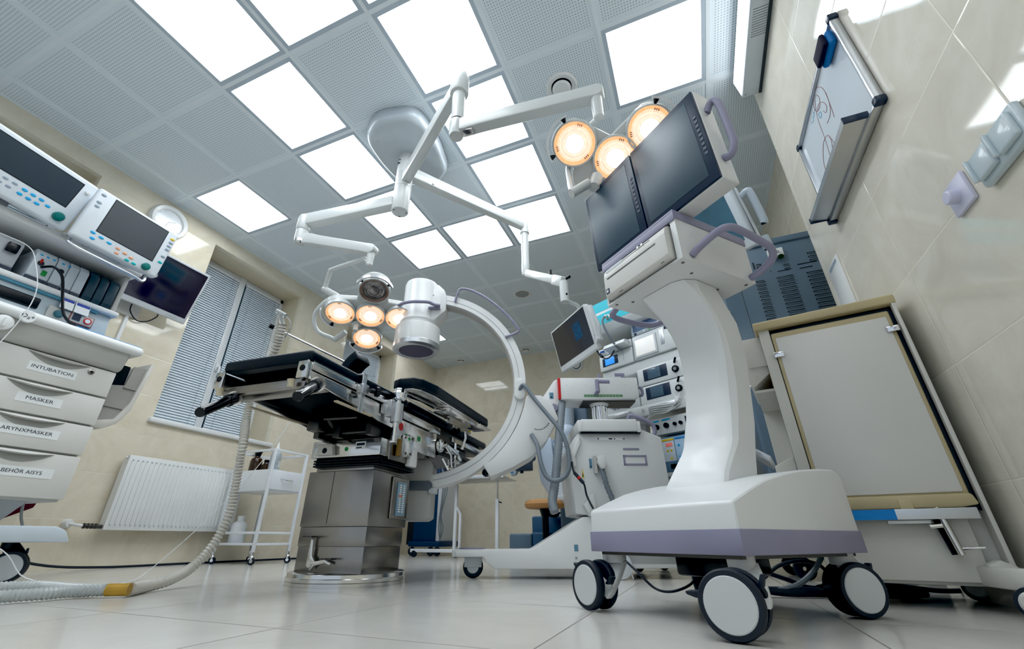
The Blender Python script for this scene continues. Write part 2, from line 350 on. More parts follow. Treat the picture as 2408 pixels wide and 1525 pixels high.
LL = {(1, 0): 'biggest-looking glowing square ceiling light at the upper left, cut by the photo top edge', (1, 1): 'glowing square ceiling light, second in the left run, left of the pendant cover',
      (1, 2): 'glowing square ceiling light, third in the left run, above the lower left lamp arm', (1, 3): 'glowing square ceiling light partly behind the bottom of the pendant column',
      (1, 4): 'glowing square ceiling light, farthest and lowest of the left run', (-1, 2): 'lone glowing square ceiling light near the left wall, above the wall clock',
      (2, 4): 'glowing square ceiling light crossed by the long arm of the hanging monitor', (3, 3): 'glowing square ceiling light right of the long monitor arm, whole and unobstructed',
      (3, 4): 'glowing square ceiling light beside the elbow of the hanging monitor arm', (3, 2): 'glowing square ceiling light behind the spring arm of the big surgical lamp',
      (3, 1): 'large glowing square ceiling light at top centre, above the upper elbow of the pendant', (5, 2): 'lone glowing square ceiling light at the upper right, above the twin monitors',
      (2, 0): 'glowing square ceiling light cut by the top edge between two larger ones', (3, 0): 'sliver of a glowing square ceiling light in the top edge right of centre',
      (-1, 7): 'small far glowing ceiling light just right of the x-ray detector head'}
for (c, r) in sorted(LIGHTS):
    cx, cy = GX(c)+.3, GY(r)+.3; t = thing('ceiling_light', (cx, cy, ZC-.005), LL.get((c, r), 'unseen square ceiling light panel added over the near end of the room'), 'ceiling light', 'square ceiling light panels')
    b = MB(mat=m_lf); h = .3
    for s_ in (-1, 1):
        b.box(cx-h+.012, cx+h-.012, cy+s_*(h-.012), cy+s_*(h-.038), ZC-.003, ZC+.045); b.box(cx+s_*(h-.012), cx+s_*(h-.038), cy-h+.0385, cy+h-.0385, ZC-.003, ZC+.045)
    b.build('frame', t)
    b = MB(mat=m_lit); b.box(cx-h+.036, cx+h-.036, cy-h+.036, cy+h-.036, ZC+.022, ZC+.03); b.build('diffuser', t)
# round ceiling fittings
def round_vent(p, r, label, name='ceiling_vent', kind=0, n=(0, 0, -1)):
    p = V(p); n = V(n); t = thing(name, p, label, 'air vent' if kind != 1 else 'speaker')
    b = MB(mat=white2)
    if kind == 1:
        b.lathe([(r, 0), (r, .006), (r*.84, .009), (r*.8, .004)], p, n, 40); b.build('ring', t)
        b = MB(mat=P('speaker_grille', (.34, .35, .34), .7, bump=.4, bscale=300)); b.lathe([(r*.81, .004), (0, .004)], p, n, 40); b.build('grille', t)
    else:
        b.lathe([(r, 0), (r, .006), (r*.9, .016), (r*.66, .012), (r*.62, .0)], p, n, 40); b.build('ring', t)
        b = MB(mat=black); b.lathe([(r*.64, .001), (0, .001)], p, n, 32); b.build('throat', t)
        b = MB(mat=white2); b.lathe([(0, .001), (r*.12, .001), (r*.12, .02), (r*.58, .02), (r*.58, .026), (r*.48, .034), (0, .036)], p, n, 32); b.build('disc', t)
round_vent((-.372, 1.885, ZC-.001), .105, 'large round white ceiling air valve above the big lamp spring arm')
round_vent((-1.571, 4.341, ZC-.001), .105, 'round ceiling speaker with a grey grille, right of the x-ray arc', 'ceiling_speaker', 1)
round_vent((-3.30, 6.02, ZC-.001), .085, 'small round white ceiling air valve, the left one near the far wall')
round_vent((-2.13, 6.0, ZC-.001), .085, 'small round white ceiling air valve, the right one near the far wall')
p = at(1356, 858, y=YF-.005); round_vent(p, .10, 'round vent on the far wall, half behind the hanging monitor', 'wall_vent', 0, (0, -1, 0))
# lamp unit (uv) on right wall
t = thing('wall_lamp', (.74, 1.6, 2.68), 'long white box lamp high on the right wall with a glowing side', 'wall lamp')
b = MB(mat=P('lamp_box', (.62, .68, .73), .35)); x0, x1, y0, y1, z0, z1 = .672, .785, .95, 2.27, 2.68, 2.835
b.prism([(x0+.02, z0), (x1, z0), (x1, z1), (x0, z1)], y0, y1, 'y', bev=.003); b.build('housing', t)
b = MB(mat=P('lamp_glow', (1, 1, 1), .4, emis=3.0, ecol=(.95, .98, 1), var=0)); b.quad((x0-.002, y0+.01, z1-.01), (x0-.002, y1-.012, z1-.01), (x0+.016, y1-.012, z0+.012), (x0+.016, y0+.01, z0+.012)); b.build('diffuser', t, fix=False)
b = MB(mat=black)
for i in range(14):
    for j in range(12): q = V((x0+.04+i*.0055, 1.72+j*.014, z0-.0008)); b.box(q.x-.0012, q.x+.0012, q.y-.0022, q.y+.0022, z0-.001, z0)
b.build('perforations', t); b = MB(mat=steel2)
for xx in (x0+.035, x1-.012): b.cyl((xx, y1-.02, z0), (xx, y1-.02, z0-.003), .004, n=10)
b.build('screw', t)
b = MB(mat=P('bracket_dark', (.05, .06, .07), .5)); b.box(x1-.002, XR, y0+.05, y1+.0, z0-.002, z1); b.build('wall_bracket', t)
# ================================================================= THINGS ON THE WALLS
# right wall: every position below is on the plane X = XR
def W(u, v, off=0.): return at(u, v, x=XR-off)
mk = P('marker_line', (.25, .09, .08), .6); mkb = P('marker_blue', (.10, .45, .62), .6)
t = thing('whiteboard', (XR, 1.72, 1.5), 'small framed whiteboard with a looping marker drawing, hung on the right wall', 'whiteboard')
y0, y1, z0, z1 = 1.372, 2.035, 1.485, 1.955; X = XR-.012
b = MB(mat=P('board_face', (.68, .74, .80), .12, coat=.5, var=.02)); b.box(X-.004, X+.004, y0, y1, z0, z1); b.build('board', t)
b = MB(mat=alu)
for (a_, c_) in (((y0, z0), (y1, z0)), ((y0, z1), (y1, z1)), ((y0, z0), (y0, z1)), ((y1, z0), (y1, z1))):
    b.box(XR-.030, XR-.002, min(a_[0], c_[0])-.007, max(a_[0], c_[0])+.007, min(a_[1], c_[1])-.007, max(a_[1], c_[1])+.007, .003)
b.build('frame', t)
b = MB(mat=bezelb)
for yy in (y0, y1):
    for zz in (z0, z1): b.box(XR-.034, XR, yy-.014, yy+.014, zz-.014, zz+.014, .005)
build_each(b, 'corner_cap', t)
b = MB(mat=alu); b.prism([(XR-.028, z0+.006), (XR-.095, z0+.014), (XR-.100, z0+.030), (XR-.094, z0+.030), (XR-.090, z0+.020), (XR-.03, z0+.016)], y0+.07, y1-.005, 'y'); b.m(bezelb)
for yy in (y0+.068, y1-.005): b.box(XR-.102, XR-.024, yy-.003, yy+.003, z0+.004, z0+.032, .001)
b.build('pen_tray', t)
# drawing traced as marker strokes on the board
def stroke(pxs, mat, r=.0011):
    b = MB(mat=mat); b.tube(smooth_pts([at(u, v, x=X-.0045) for u, v in pxs], 5), r, 5); return b.build('marker_drawing', t)
stroke([(1962, 275), (1950, 240), (1935, 208), (1919, 208), (1912, 240), (1920, 262), (1928, 250), (1926, 228), (1917, 225), (1918, 250), (1925, 285), (1938, 320), (1952, 365), (1962, 395), (1960, 375), (1955, 330), (1945, 318), (1936, 340), (1937, 380), (1946, 410), (1956, 420), (1963, 408), (1968, 385), (1966, 350), (1958, 330), (1950, 322)], mk)
stroke([(1923, 262), (1925, 245), (1935, 240), (1944, 250), (1942, 265), (1936, 260)], mk)
stroke([(1945, 290), (1952, 270), (1951, 245), (1942, 218)], mk)
stroke([(1925, 268), (1929, 262), (1932, 270), (1929, 278), (1925, 268)], mkb, .0014)
for k in range(3): stroke([(1908+k*3, 290-k*12), (1914+k*1, 283-k*12), (1911+k*2, 277-k*12)], mkb, .0012)
e = thing('board_eraser', W(1950, 120, .04), 'blue board eraser with a dark felt pad stuck at the top of the whiteboard', 'eraser')
c = at(1950, 118, x=XR-.035); b = MB(mat=P('eraser_blue', (.01, .18, .50), .5)); b.box(XR-.045, XR-.018, 1.395, 1.515, 1.86, 1.935, .012, 3); b.build('body', e)
b = MB(mat=P('eraser_felt', (.015, .012, .03), .9, bump=.5)); b.box(XR-.064, XR-.0452, 1.40, 1.51, 1.865, 1.93, .012, 3); b.build('felt_pad', e)
# dimmer
d = thing('light_dimmer', (XR, 1.31, .93), 'square lilac-white rotary dimmer plate on the right wall', 'dimmer')
lw = P('lilac_white', (.60, .60, .74), .35)
c = W(2264, 456); b = MB(mat=lw); h = .046; b.box(XR-.012, XR, c.y-h, c.y+h, c.z-h, c.z+h, .004); b.build('plate', d)
b = MB(mat=lw); b.lathe([(.021, 0), (.019, .020), (.016, .023), (0, .023)], (XR-.012, c.y+.004, c.z), (-1, 0, 0), 28); b.build('knob', d)
# double switch
c = V((XR, 1.02, 1.03)); d = thing('wall_switch', c, 'long pale double switch box beside the dimmer, cut by the photo edge', 'switch')
gb = P('switch_grey', (.52, .60, .64), .3, coat=.4)
A = W(2306, 396); B_ = W(2392, 268)
b = MB(mat=gb); yc0, yc1 = W(2330, 420).y-.245+.06, W(2300, 380).y; zc = A.z
b.box(XR-.02, XR, yc1-.185, yc1, .948, 1.045, .008, 3); b.build('plate', d)
b = MB(mat=gb)
for k in range(2): yy = yc1-.048-k*.088; b.box(XR-.032, XR-.018, yy-.038, yy+.036, .962, 1.03, .006, 3); b.box(XR-.040, XR-.03, yy+.026, yy+.036, .962, 1.03, .003)
b.build('rocker', d)
# vent grille
v = thing('vent_grille', (XR, 2.25, 1.2), 'flat white vent grille low on the right wall above the beige cabinet', 'vent grille')
q = [W(1975, 598), W(1957, 642), W(1990, 718), W(2022, 712)]; gy0, gy1, gz0, gz1 = 2.165, 2.325, .98, 1.385
b = MB(mat=white); b.box(XR-.008, XR, gy0, gy1, gz0, gz1, .002); b.build('plate', v); b = MB(mat=greyb)
for k in range(12): b.box(XR-.0092, XR-.007, gy0+.02+k*.01, gy0+.026+k*.01, gz1-.03, gz1-.012)
b.build('slots', v)
# ---- left wall
r = thing('radiator', (XL+.06, 2.43, .23), 'white ribbed panel radiator below the left window', 'radiator')
b = MB(mat=white); y0, y1, z0, z1 = 1.975, 2.95, .235, .735; X0 = XL+.10
b.box(X0-.012, X0, y0, y1, z0, z1, .005); k = y0+.02
while k < y1-.03: b.box(X0-.004, X0+.008, k, k+.018, z0+.035, z1-.04, .006); k += .0325
b.build('front_panel', r)
b = MB(mat=white); b.box(XL+.035, XL+.047, y0, y1, z0, z1, .004); b.build('rear_panel', r)
b = MB(mat=P('radiator_fin', (.45, .52, .57), .4)); b.box(XL+.047, X0-.012, y0+.004, y1-.004, z0+.02, z1-.03)
b.m(white).box(XL+.035, X0+.001, y0-.002, y0+.002, z0+.005, z1-.005); b.build('side_grille', r)
b = MB(mat=P('rib_mark', (.62, .68, .72), .4)); k = y0+.024
while k < y1-.03: b.box(X0-.001, X0+.0095, k, k+.010, z1-.038, z1-.030); b.box(X0-.001, X0+.0095, k, k+.010, z0+.026, z0+.034); k += .0325
b.build('rib_ends', r)
b = MB(mat=white2); b.lathe([(.028, 0), (.028, .03), (.02, .045), (0, .045)], (XL+.0, 1.80, .27), (1, 0, 0), 24); b.tube([(XL+.04, 1.80, .27), (XL+.07, 1.83, .262), (XL+.075, 1.86, .258)], .010, 10); b.build('valve', r)
b = MB(mat=dsteel); b.tube([(XL+.075, 1.86, .258), (XL+.075, 1.98, .255)], .013, 12); 
for k in range(4): b.cyl((XL+.075, 1.865+k*.022, .258), (XL+.075, 1.875+k*.022, .258), .017, n=12)
b.build('valve_fitting', r)
b = MB(mat=chrome); b.cyl((XL+.08, y0-.018, z1-.02), (XL+.08, y0, z1-.02), .010, n=12); b.build('bleed_plug', r)
# wall clock
c = at(398, 522, x=XL+.02); t = thing('wall_clock', c, 'round white wall clock high behind the second patient monitor', 'clock')
b = MB(mat=white); b.lathe([(.155, 0), (.155, .025), (.145, .04), (.118, .03), (.112, .012)], (XL, c.y, c.z), (1, 0, 0), 48); b.build('rim', t)
b = MB(mat=P('clock_face', (.82, .85, .88), .2, coat=.5)); b.lathe([(.118, .012), (0, .012)], (XL, c.y, c.z), (1, 0, 0), 48); b.build('dial', t)
b = MB(mat=P('clock_ticks', (.55, .6, .65), .5))
for k in range(12): a = k*PI/6; p = V((XL+.0125, c.y+math.sin(a)*.095, c.z+math.cos(a)*.095)); b.beam(p, p+V((0, math.sin(a), math.cos(a)))*.014, .003, .002)
b.build('hour_marks', t); b = MB(mat=P('clock_ticks', (.55, .6, .65), .5)); b.beam((XL+.014, c.y, c.z), (XL+.014, c.y+.05, c.z+.03), .004, .002); b.beam((XL+.014, c.y, c.z), (XL+.014, c.y-.02, c.z-.08), .003, .002); b.build('hands', t)
# wall monitor (tilted) with bracket
t = thing('wall_monitor', (XL+.05, 1.62, 1.95), 'wall-hung flat screen with a purplish reflection, left of the window blinds', 'monitor')
TR, BR, TL = at(497, 650, x=-3.62), at(443, 767, x=-3.76), None
ym0 = 1.25; F = frame((-3.69, (TR.y+ym0)/2, (TR.z+BR.z)/2), (0, 1, 0), V((.14, 0, TR.z-BR.z))); hh = (TR-V((BR.x, TR.y, BR.z))).length/2; hw = (TR.y-ym0)/2
b = MB(F, mat=lgrey); b.box(-hw, hw, -hh, hh, -.035, 0, .008, 3); b.box(-hw*.6, hw*.6, -hh*.6, hh*.6, -.07, -.03, .01); b.build('housing', t)
b = MB(F, mat=screenp); b.box(-hw+.02, hw-.02, -hh+.045, hh-.018, -.005, .0015); b.build('screen', t)
b = MB(F, mat=greyb); [b.box(hw-.09-k*.016, hw-.084-k*.016, -hh+.02, -hh+.026, 0, .0015) for k in range(5)]; b.build('buttons', t)
b = MB(mat=offw); zc_ = F.translation.z; yc_ = F.translation.y; b.box(XL, XL+.03, yc_-.09, yc_+.09, zc_-.28, zc_-.02, .008); b.box(XL+.02, XL+.17, yc_-.03, yc_+.03, zc_-.06, zc_, .005); b.build('bracket', t)
b = MB(mat=white2); yy = at(300, 740, x=XL+.01).y; b.box(XL, XL+.022, yy-.012, yy+.012, 1.10, zc_-.15, .004); b.build('cable_duct', t); tag(t)
b = MB(mat=rub); b.tube(smooth_pts([at(u, v, x=XL+.03) for u, v in ((312, 712), (306, 730), (320, 752), (345, 755), (368, 745), (372, 735))]), .0045, 8); b.build('cable', None, label='thin black cable looping on the wall below the wall-hung screen', cat='cable')
# long black cable along the left floor edge
b = MB(mat=rub); b.tube(smooth_pts([(-3.78, 1.45, .10), (-3.80, 1.75, .03), (-3.82, 2.1, .008), (-3.84, 2.6, .008), (-3.84, 3.4, .008), (-3.84, 4.6, .008)]), .0075, 8); b.build('cable', None, label='black cable lying along the foot of the left wall under the radiator', cat='cable')
# ================================================================= ANAESTHESIA MACHINE (left)
A = thing('anaesthesia_machine', (-3.12, .8, 0), 'tall off-white anaesthesia machine with labelled drawers at the left edge', 'anaesthesia machine')
dr = P('drawer_front', (.66, .655, .625), .42, var=.04); bodyg = P('machine_body', (.50, .50, .475), .45); FX = -2.80
b = MB(mat=bodyg); b.box(-3.42, FX-.02, .22, 1.238, .335, 1.01, .006); b.build('cabinet', A)
dz = [(.845, .985, 'INTUBATION', 922, (124, 871)), (.697, .84, 'MASKER', 0, (93, 940)), (.548, .692, 'LARYNXMASKER', 0, (60, 1012)), (.343, .543, 'TILBEHÖR AISYS', 0, (40, 1107))]
darkt = P('text_dark', (.02, .025, .04), .6)
for k, (z0, z1, s_, _, pp) in enumerate(dz):
    b = MB(mat=dr); b.box(FX-.025, FX, .20, 1.246, z0+.003, z1-.002, .004, 2); D = b.build('drawer', A)
    # crescent grip: a lip above a flat crescent, the recess shade painted in grey
    c = at((142, 95, 75, 45)[k], (846, 912, 983, 1063)[k], x=FX); hw = .125
    b = MB(mat=dr); n = 18; zt = z1-.006; F_ = []
    for i in range(n):
        t0 = -1+2*i/n; t1 = -1+2*(i+1)/n; g = lambda t: max(0, 1-t*t)
        a_, c_ = c.y+t0*hw, c.y+t1*hw
        b.quad((FX+.002, a_, zt), (FX+.002, c_, zt), (FX+.018*g(t1)+.002, c_, zt-.010*g(t1)), (FX+.018*g(t0)+.002, a_, zt-.010*g(t0)))
        b.quad((FX+.018*g(t0)+.002, a_, zt-.010*g(t0)), (FX+.018*g(t1)+.002, c_, zt-.010*g(t1)), (FX+.001, c_, zt-.012*g(t1)-.002), (FX+.001, a_, zt-.012*g(t0)-.002))
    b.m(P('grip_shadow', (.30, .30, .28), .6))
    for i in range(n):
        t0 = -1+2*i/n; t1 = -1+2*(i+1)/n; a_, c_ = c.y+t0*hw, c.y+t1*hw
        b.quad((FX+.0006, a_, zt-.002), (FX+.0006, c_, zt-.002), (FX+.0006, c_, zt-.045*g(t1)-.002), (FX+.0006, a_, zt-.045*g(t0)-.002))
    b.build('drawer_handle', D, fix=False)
    c = at(*pp, x=FX); w = (.095, .085, .125, .13)[k]
    b = MB(mat=paper); b.box(FX, FX+.0012, c.y-w, c.y+w, c.z-.021, c.z+.021); b.build('name_strip', D)
    text(s_, frame((FX+.0016, c.y, c.z), (0, 1, 0), (0, 0, 1)), .022, darkt, D, sx=(1.25, 1.3, 1.2, 1.1)[k], ext=.0001)
c = at(214, 874, x=FX); b = MB(mat=steel); b.lathe([(.013, 0), (.013, .004), (.009, .006), (0, .006)], (FX, c.y, c.z), (1, 0, 0), 24); b.m(black).lathe([(.006, .0065), (0, .0065)], (FX, c.y, c.z), (1, 0, 0), 16); b.build('drawer_lock', A)
# apron + worktop
b = MB(mat=bodyg); n = 14
prof = [(FX-.05, .990), (FX-.01, .990), (FX+.02, 1.01), (FX+.045, 1.06), (FX+.055, 1.085)]
b.prism([(FX-.06, .988), (FX+.0, .988), (FX+.02, 1.0), (FX+.04, 1.05), (FX+.05, 1.09), (FX-.06, 1.09)], .2, 1.255, 'y', bev=.012, seg=3); b.build('apron', A)
b = MB(mat=white2); b.box(-3.42, FX+.075, .2, 1.30, 1.085, 1.135, .022, 4); b.build('worktop', A)
b = MB(mat=P('blue_mat', (.03, .30, .72), .5)); b.box(-3.30, FX+.055, .98, 1.285, 1.133, 1.139, .002); b.build('worktop_mat', A)
c = at(65, 744, x=FX+.075); b = MB(mat=paper); b.lathe([(.03, 0), (.03, .006), (.027, .009), (0, .009)], (FX+.072, c.y, c.z), (1, 0, 0), 32); o = b.build('oxygen_badge', A); text('O₂+', frame((FX+.0825, c.y, c.z), (0, 1, 0), (0, 0, 1)), .026, darkt, o, ext=.0001)
c = at(8, 757, x=FX+.06); b = MB(mat=white2); b.lathe([(.034, 0), (.034, .02), (.028, .024), (0, .024)], (FX+.045, c.y, c.z), (1, 0, 0), 32); b.box(FX+.069, FX+.08, c.y-.006, c.y+.006, c.z-.022, c.z+.022, .003); b.build('oxygen_knob', A)
# control face above worktop
b = MB(mat=P('control_face', (.42, .49, .53), .4)); b.prism([(-2.99, 1.135), (-2.90, 1.135), (-2.93, 1.315), (-3.40, 1.315), (-3.40, 1.135)], .2, 1.17, 'y', bev=.006); b.build('control_panel', A)
b = MB(mat=black); p = [at(u, v, x=-2.905) for u, v in ((0, 672), (95, 712), (90, 728), (0, 702))]; b.box(-2.925, -2.903, .3, p[1].y, p[2].z, p[1].z+.022, .008, 3); b.build('keyboard_slot', A)
for (u, v, r_, m_) in ((137, 738, .021, P('petrol_knob', (.05, .16, .20), .4)),):
    c = at(u, v, x=-2.90); b = MB(mat=bodyg); b.box(-2.912, -2.900, c.y-.045, c.y+.045, c.z-.032, c.z+.032, .003); b.m(m_).lathe([(r_, 0), (r_*.8, .018), (0, .02)], (-2.90, c.y, c.z), (1, 0, 0), 20); b.build('rotary_switch', A)
c = at(193, 752, x=-2.90); b = MB(mat=P('dark_red_line', (.30, .10, .08), .5)); b.box(-2.91, -2.897, c.y-.055, c.y+.05, c.z-.03, c.z+.03, .003); b.m(bodyg).box(-2.91, -2.896, c.y-.051, c.y+.046, c.z-.026, c.z+.026, .003); b.m(bezelb).box(-2.9, -2.894, c.y-.045, c.y-.01, c.z-.015, c.z+.02); b.m(red).lathe([(.018, 0), (.018, .003), (.013, .0035), (0, .0035)], (-2.896, c.y+.022, c.z), (1, 0, 0), 20); b.m(paper).lathe([(.012, .004), (0, .004)], (-2.896, c.y+.022, c.z), (1, 0, 0), 20); b.build('socket_panel', A)
# shelf, module bay, post, top shelf
b = MB(mat=white2); b.box(-3.4, -2.90, .2, 1.19, 1.315, 1.345, .010, 3); b.m(P('shelf_underside', (.10, .30, .42), .4)).box(-3.38, -2.915, .2, 1.10, 1.300, 1.316, .003); b.build('lower_shelf', A)
b = MB(mat=bodyg); b.box(-3.40, -3.34, .2, 1.17, 1.34, 1.60); b.box(-3.4, -2.93, 1.152, 1.178, 1.33, 1.60, .008); b.build('bay_back', A)
b = MB(mat=white2); b.box(-3.42, -2.86, .2, 1.20, 1.585, 1.625, .012, 3); b.build('top_shelf', A)
b = MB(mat=chrome); b.tube(smooth_pts([(-2.86, .80, 1.62), (-2.80, .82, 1.605), (-2.79, .9, 1.60), (-2.78, 1.18, 1.60), (-2.80, 1.235, 1.605), (-2.86, 1.245, 1.62)], 4), .010, 10); b.build('grab_rail', A)
# plug-in modules
mods = [(.575, .715, 'grey'), (.765, .852, 'white'), (.856, .905, 'white'), (.908, .950, 'white'), (.953, .995, 'white'), (1.005, 1.048, 'dark'), (1.052, 1.095, 'dark'), (1.099, 1.145, 'dark')]
mdk = P('petrol_module', (.018, .055, .085), .35)
for k, (a_, c_, kd) in enumerate(mods):
    m_ = {'grey': greyp, 'white': P('module_white', (.62, .68, .74), .38), 'dark': mdk}[kd]
    lab = [None]*8
    b = MB(mat=m_); b.prism([(-3.33, 1.348), (-2.94, 1.348), (-2.925, 1.375), (-2.925, 1.50), (-2.95, 1.53), (-3.33, 1.53)], a_, c_, 'y', bev=.004)
    if kd != 'dark': b.m(bezelb).box(-2.95, -2.921, a_+.001, c_-.001, 1.352, 1.368)
    o = b.build('plug_in_module', A)
    if k in (1, 2):
        b = MB(mat=skyb)
        for q in range(3 if k == 1 else 2): b.sph((-2.925, a_+.02+q*.026, 1.495), .008, 10, (.3, 1, .6))
        b.build('button', o)
        b = MB(mat=black); b.lathe([(.013, 0), (.013, .004), (0, .004)], (-2.925, (a_+c_)/2+(.0 if k == 2 else -.012), 1.45), (1, 0, 0), 20); b.build('port', o)
        if k == 1: b = MB(mat=green); b.box(-2.925, -2.921, .815, .836, 1.39, 1.42, .003); b.m(red).box(-2.925, -2.92, .79, .80, 1.45, 1.475, .002); b.build('colour_ports', o)
    if k == 0: b = MB(mat=black); b.lathe([(.03, 0), (.03, .004), (0, .004)], (-2.925, .62, 1.41), (1, 0, 0), 24); b.box(-2.925, -2.905, .655, .70, 1.44, 1.49, .006); b.build('port', o)
b = MB(mat=paper)
for a_, c_ in ((.93, .985), (.99, 1.055)): b.prism([(-2.905, 1.315), (-2.90, 1.315), (-2.885, 1.255), (-2.89, 1.255)], a_, c_, 'y')
b.m(P('label_blue', (.02, .05, .35), .5))
for a_, c_ in ((.93, .985), (.99, 1.055)): b.prism([(-2.901, 1.314), (-2.899, 1.314), (-2.8955, 1.298), (-2.8975, 1.298)], a_+.004, c_-.002, 'y')
b.build('hanging_label', A)
# base, legs, wheels
b = MB(mat=P('base_pale', (.56, .63, .68), .35)); b.prism([(.25, .165), (1.33, .165), (1.30, .215), (1.26, .232), (.25, .232)], -3.35, FX+.02, 'x', bev=.01); b.build('base', A)
b = MB(mat=greyp); b.box(-3.32, -2.95, .5, 1.10, .23, .34, .004); b.m(lgrey).prism([(1.0, .232), (1.09, .232), (1.17, .337), (1.07, .337)], -2.98, -2.93, 'x'); b.build('plinth', A)
for (cx, cy) in ((-2.95, 1.19), (-3.30, 1.22), (-2.95, .42)):
    wc = V((cx+.05, cy+.0, .0655)); caster(A, (cx-.01, cy, .168), wc, (.86, -.5, 0), r=.065, w=.024, gap=.028, fork=black, disc=lgrey)
b = MB(mat=P('tube_grey', (.42, .44, .44), .4)); b.tube(smooth_pts([(-2.96, 1.17, .335), (-2.955, 1.18, .28), (-2.95, 1.20, .235)]), .006, 8); b.build('drip_tube', A)
# side bin
bn = P('bin_grey', (.33, .32, .30), .5); b = MB(mat=bn)
bo = [(1.25, .70), (1.30, .70), (1.36, .74), (1.40, .82), (1.435, 1.10), (1.415, 1.105), (1.385, .86), (1.34, .76), (1.25, .735)]
for xx in (-2.87, -2.96, -3.05, -3.14): b.prism([(1.25, .705), (1.30, .705), (1.36, .745), (1.40, .83), (1.425, 1.07), (1.345, 1.065), (1.335, .95), (1.25, .93)], xx-.003, xx+.003, 'x')
b.m(P('bin_shell', (.58, .56, .52), .45)).prism(bo, -3.16, -2.85, 'x', bev=.003); b.m(bn)
b.box(-3.15, -2.86, 1.33, 1.415, .935, .94); b.box(-3.15, -2.86, 1.26, 1.40, .82, .825); b.m(black).box(-3.15, -2.88, 1.25, 1.335, .84, 1.06); b.build('side_bin', A)
# maroon cloth bag behind the machine
b = MB(mat=maroon); b.prism([(.9, .24), (1.20, .24), (1.36, .33), (1.40, .52), (1.42, .66), (1.34, .72), (1.248, .70), (1.245, .328), (.9, .328)], -3.36, -3.31, 'x', bev=.006, seg=2)
b.build('waste_bag', None, label='dark maroon cloth bag hanging behind the drawers of the anaesthesia machine', cat='bag')
# ---- two patient monitors on top
def patient_monitor(cs, label, dep, keys):
    F = rectF(cs); TL, TR, BR, BL = [V(c) for c in cs]; w = (TR-TL).length/2; h = (TL-BL).length/2
    t = thing('patient_monitor', tuple((BL+BR)/2), label, 'monitor', 'patient monitors on the anaesthesia machine')
    b = MB(F, mat=P('monitor_shell', (.70, .75, .80), .35)); b.box(-w, w, -h, h, -.045, 0, .016, 4); b.box(-w+.02, w-.02, -h+.02, h-.02, -dep, -.03, .03, 3); b.build('housing', t)
    return t, F, w, h
c1 = [V((-2.70, .30, 2.03)), V((-2.72, .785, 1.965)), V((-2.79, .785, 1.60)), V((-2.77, .30, 1.665))]
q1 = [at(8, 292, x=-2.72), at(228, 438, x=-2.735), at(163, 550, x=-2.80), None]
q1[3] = q1[0]+(q1[2]-q1[1]); ex = (q1[0]-q1[1]).normalized(); q1[0] = q1[1]+ex*.50; q1[3] = q1[2]+ex*.50
t, F, w, h = patient_monitor(q1, 'larger patient monitor at the upper left, cut by the photo edge, with a green knob', .16, 0)
b = MB(F, mat=screen); b.box(-w+.02, w-.065, -h+.115, h-.035, -.003, .001); b.build('screen', t)
b = MB(F, mat=P('screen_edge', (.01, .015, .02), .4)); b.box(-w+.014, w-.059, -h+.109, h-.029, -.003, .0004); b.build('screen_surround', t)
b = MB(F, mat=greyb)
for i in range(4):
    for j in range(2): b.sph((w-.36+i*.035-j*.01, -h+.085-j*.028, .001), .012, 10, (1, .55, .15))
build_each(b, 'grey_button', t); b = MB(F, mat=skyb)
for i in range(3):
    for j in range(2): b.sph((w-.215+i*.034-j*.005, -h+.082-j*.028, .001), .0125, 10, (1, .65, .15))
b.sph((w-.115, -h+.07, .001), .012, 10, (1, .65, .15)); build_each(b, 'blue_button', t)
b = MB(F, mat=tealb); b.lathe([(.024, 0), (.023, .018), (.017, .026), (0, .028)], (w-.06, -h+.05, 0), (0, 0, 1), 28); b.build('knob', t)
b = MB(F, mat=white2); b.lathe([(.011, 0), (.01, .006), (0, .007)], (w-.03, h-.06, 0), (0, 0, 1), 20); b.build('power_button', t)
b = MB(mat=greyp); c_ = F @ V((0, -h, -.10)); b.beam(c_, V((c_.x-.1, c_.y, 1.632)), .1, .06, .01); b.build('stand', t)
q2 = [at(236, 437, x=-2.66), at(420, 553, x=-2.66), at(374, 657, x=-2.69), at(160, 548, x=-2.69)]
t, F, w, h = patient_monitor(q2, 'smaller patient monitor on a tilting foot right of the larger one, peach and blue keys', .12, 0)
s0 = [F.inverted() @ at(u, v, x=-2.672) for u, v in ((258, 461), (394, 541), (360, 618), (212, 537))]
b = MB(F, mat=screen2); sx0, sx1, sy0, sy1 = -w+.085, w-.062, -h+.085, h-.022; b.box(sx0, sx1, sy0, sy1, -.002, .001); b.build('screen', t)
b = MB(F, mat=P('screen_edge', (.01, .015, .02), .4)); b.box(sx0-.005, sx1+.005, sy0-.005, sy1+.005, -.002, .0005); b.build('screen_surround', t)
def btn(pts, mat, nm):
    b = MB(F, mat=mat)
    for x, y in pts: b.sph((x, y, .001), .0125, 12, (1, .62, .15))
    build_each(b, nm, t)
btn([(-w+.075, -h+.066), (-w+.085, -h+.036), (-w+.115, -h+.062), (-w+.155, -h+.056)], skyb, 'blue_button')
btn([(-w+.20, -h+.052), (-w+.205, -h+.026), (-w+.237, -h+.046), (-w+.272, -h+.04)], peachb, 'peach_button')
btn([(w-.165, -h+.018), (w-.13, -h+.018), (w-.022, -h+.10)], P('aqua_button', (.0, .42, .44), .4), 'aqua_button')
btn([(w-.022, h-.075), (w-.022, h-.10), (w-.022, h-.125), (w-.022, h-.175), (-w+.028, h-.035), (-w+.028, h-.085), (-w+.03, h-.11)], greyb, 'grey_button')
btn([(w-.022, h-.05)], yellow, 'yellow_button')
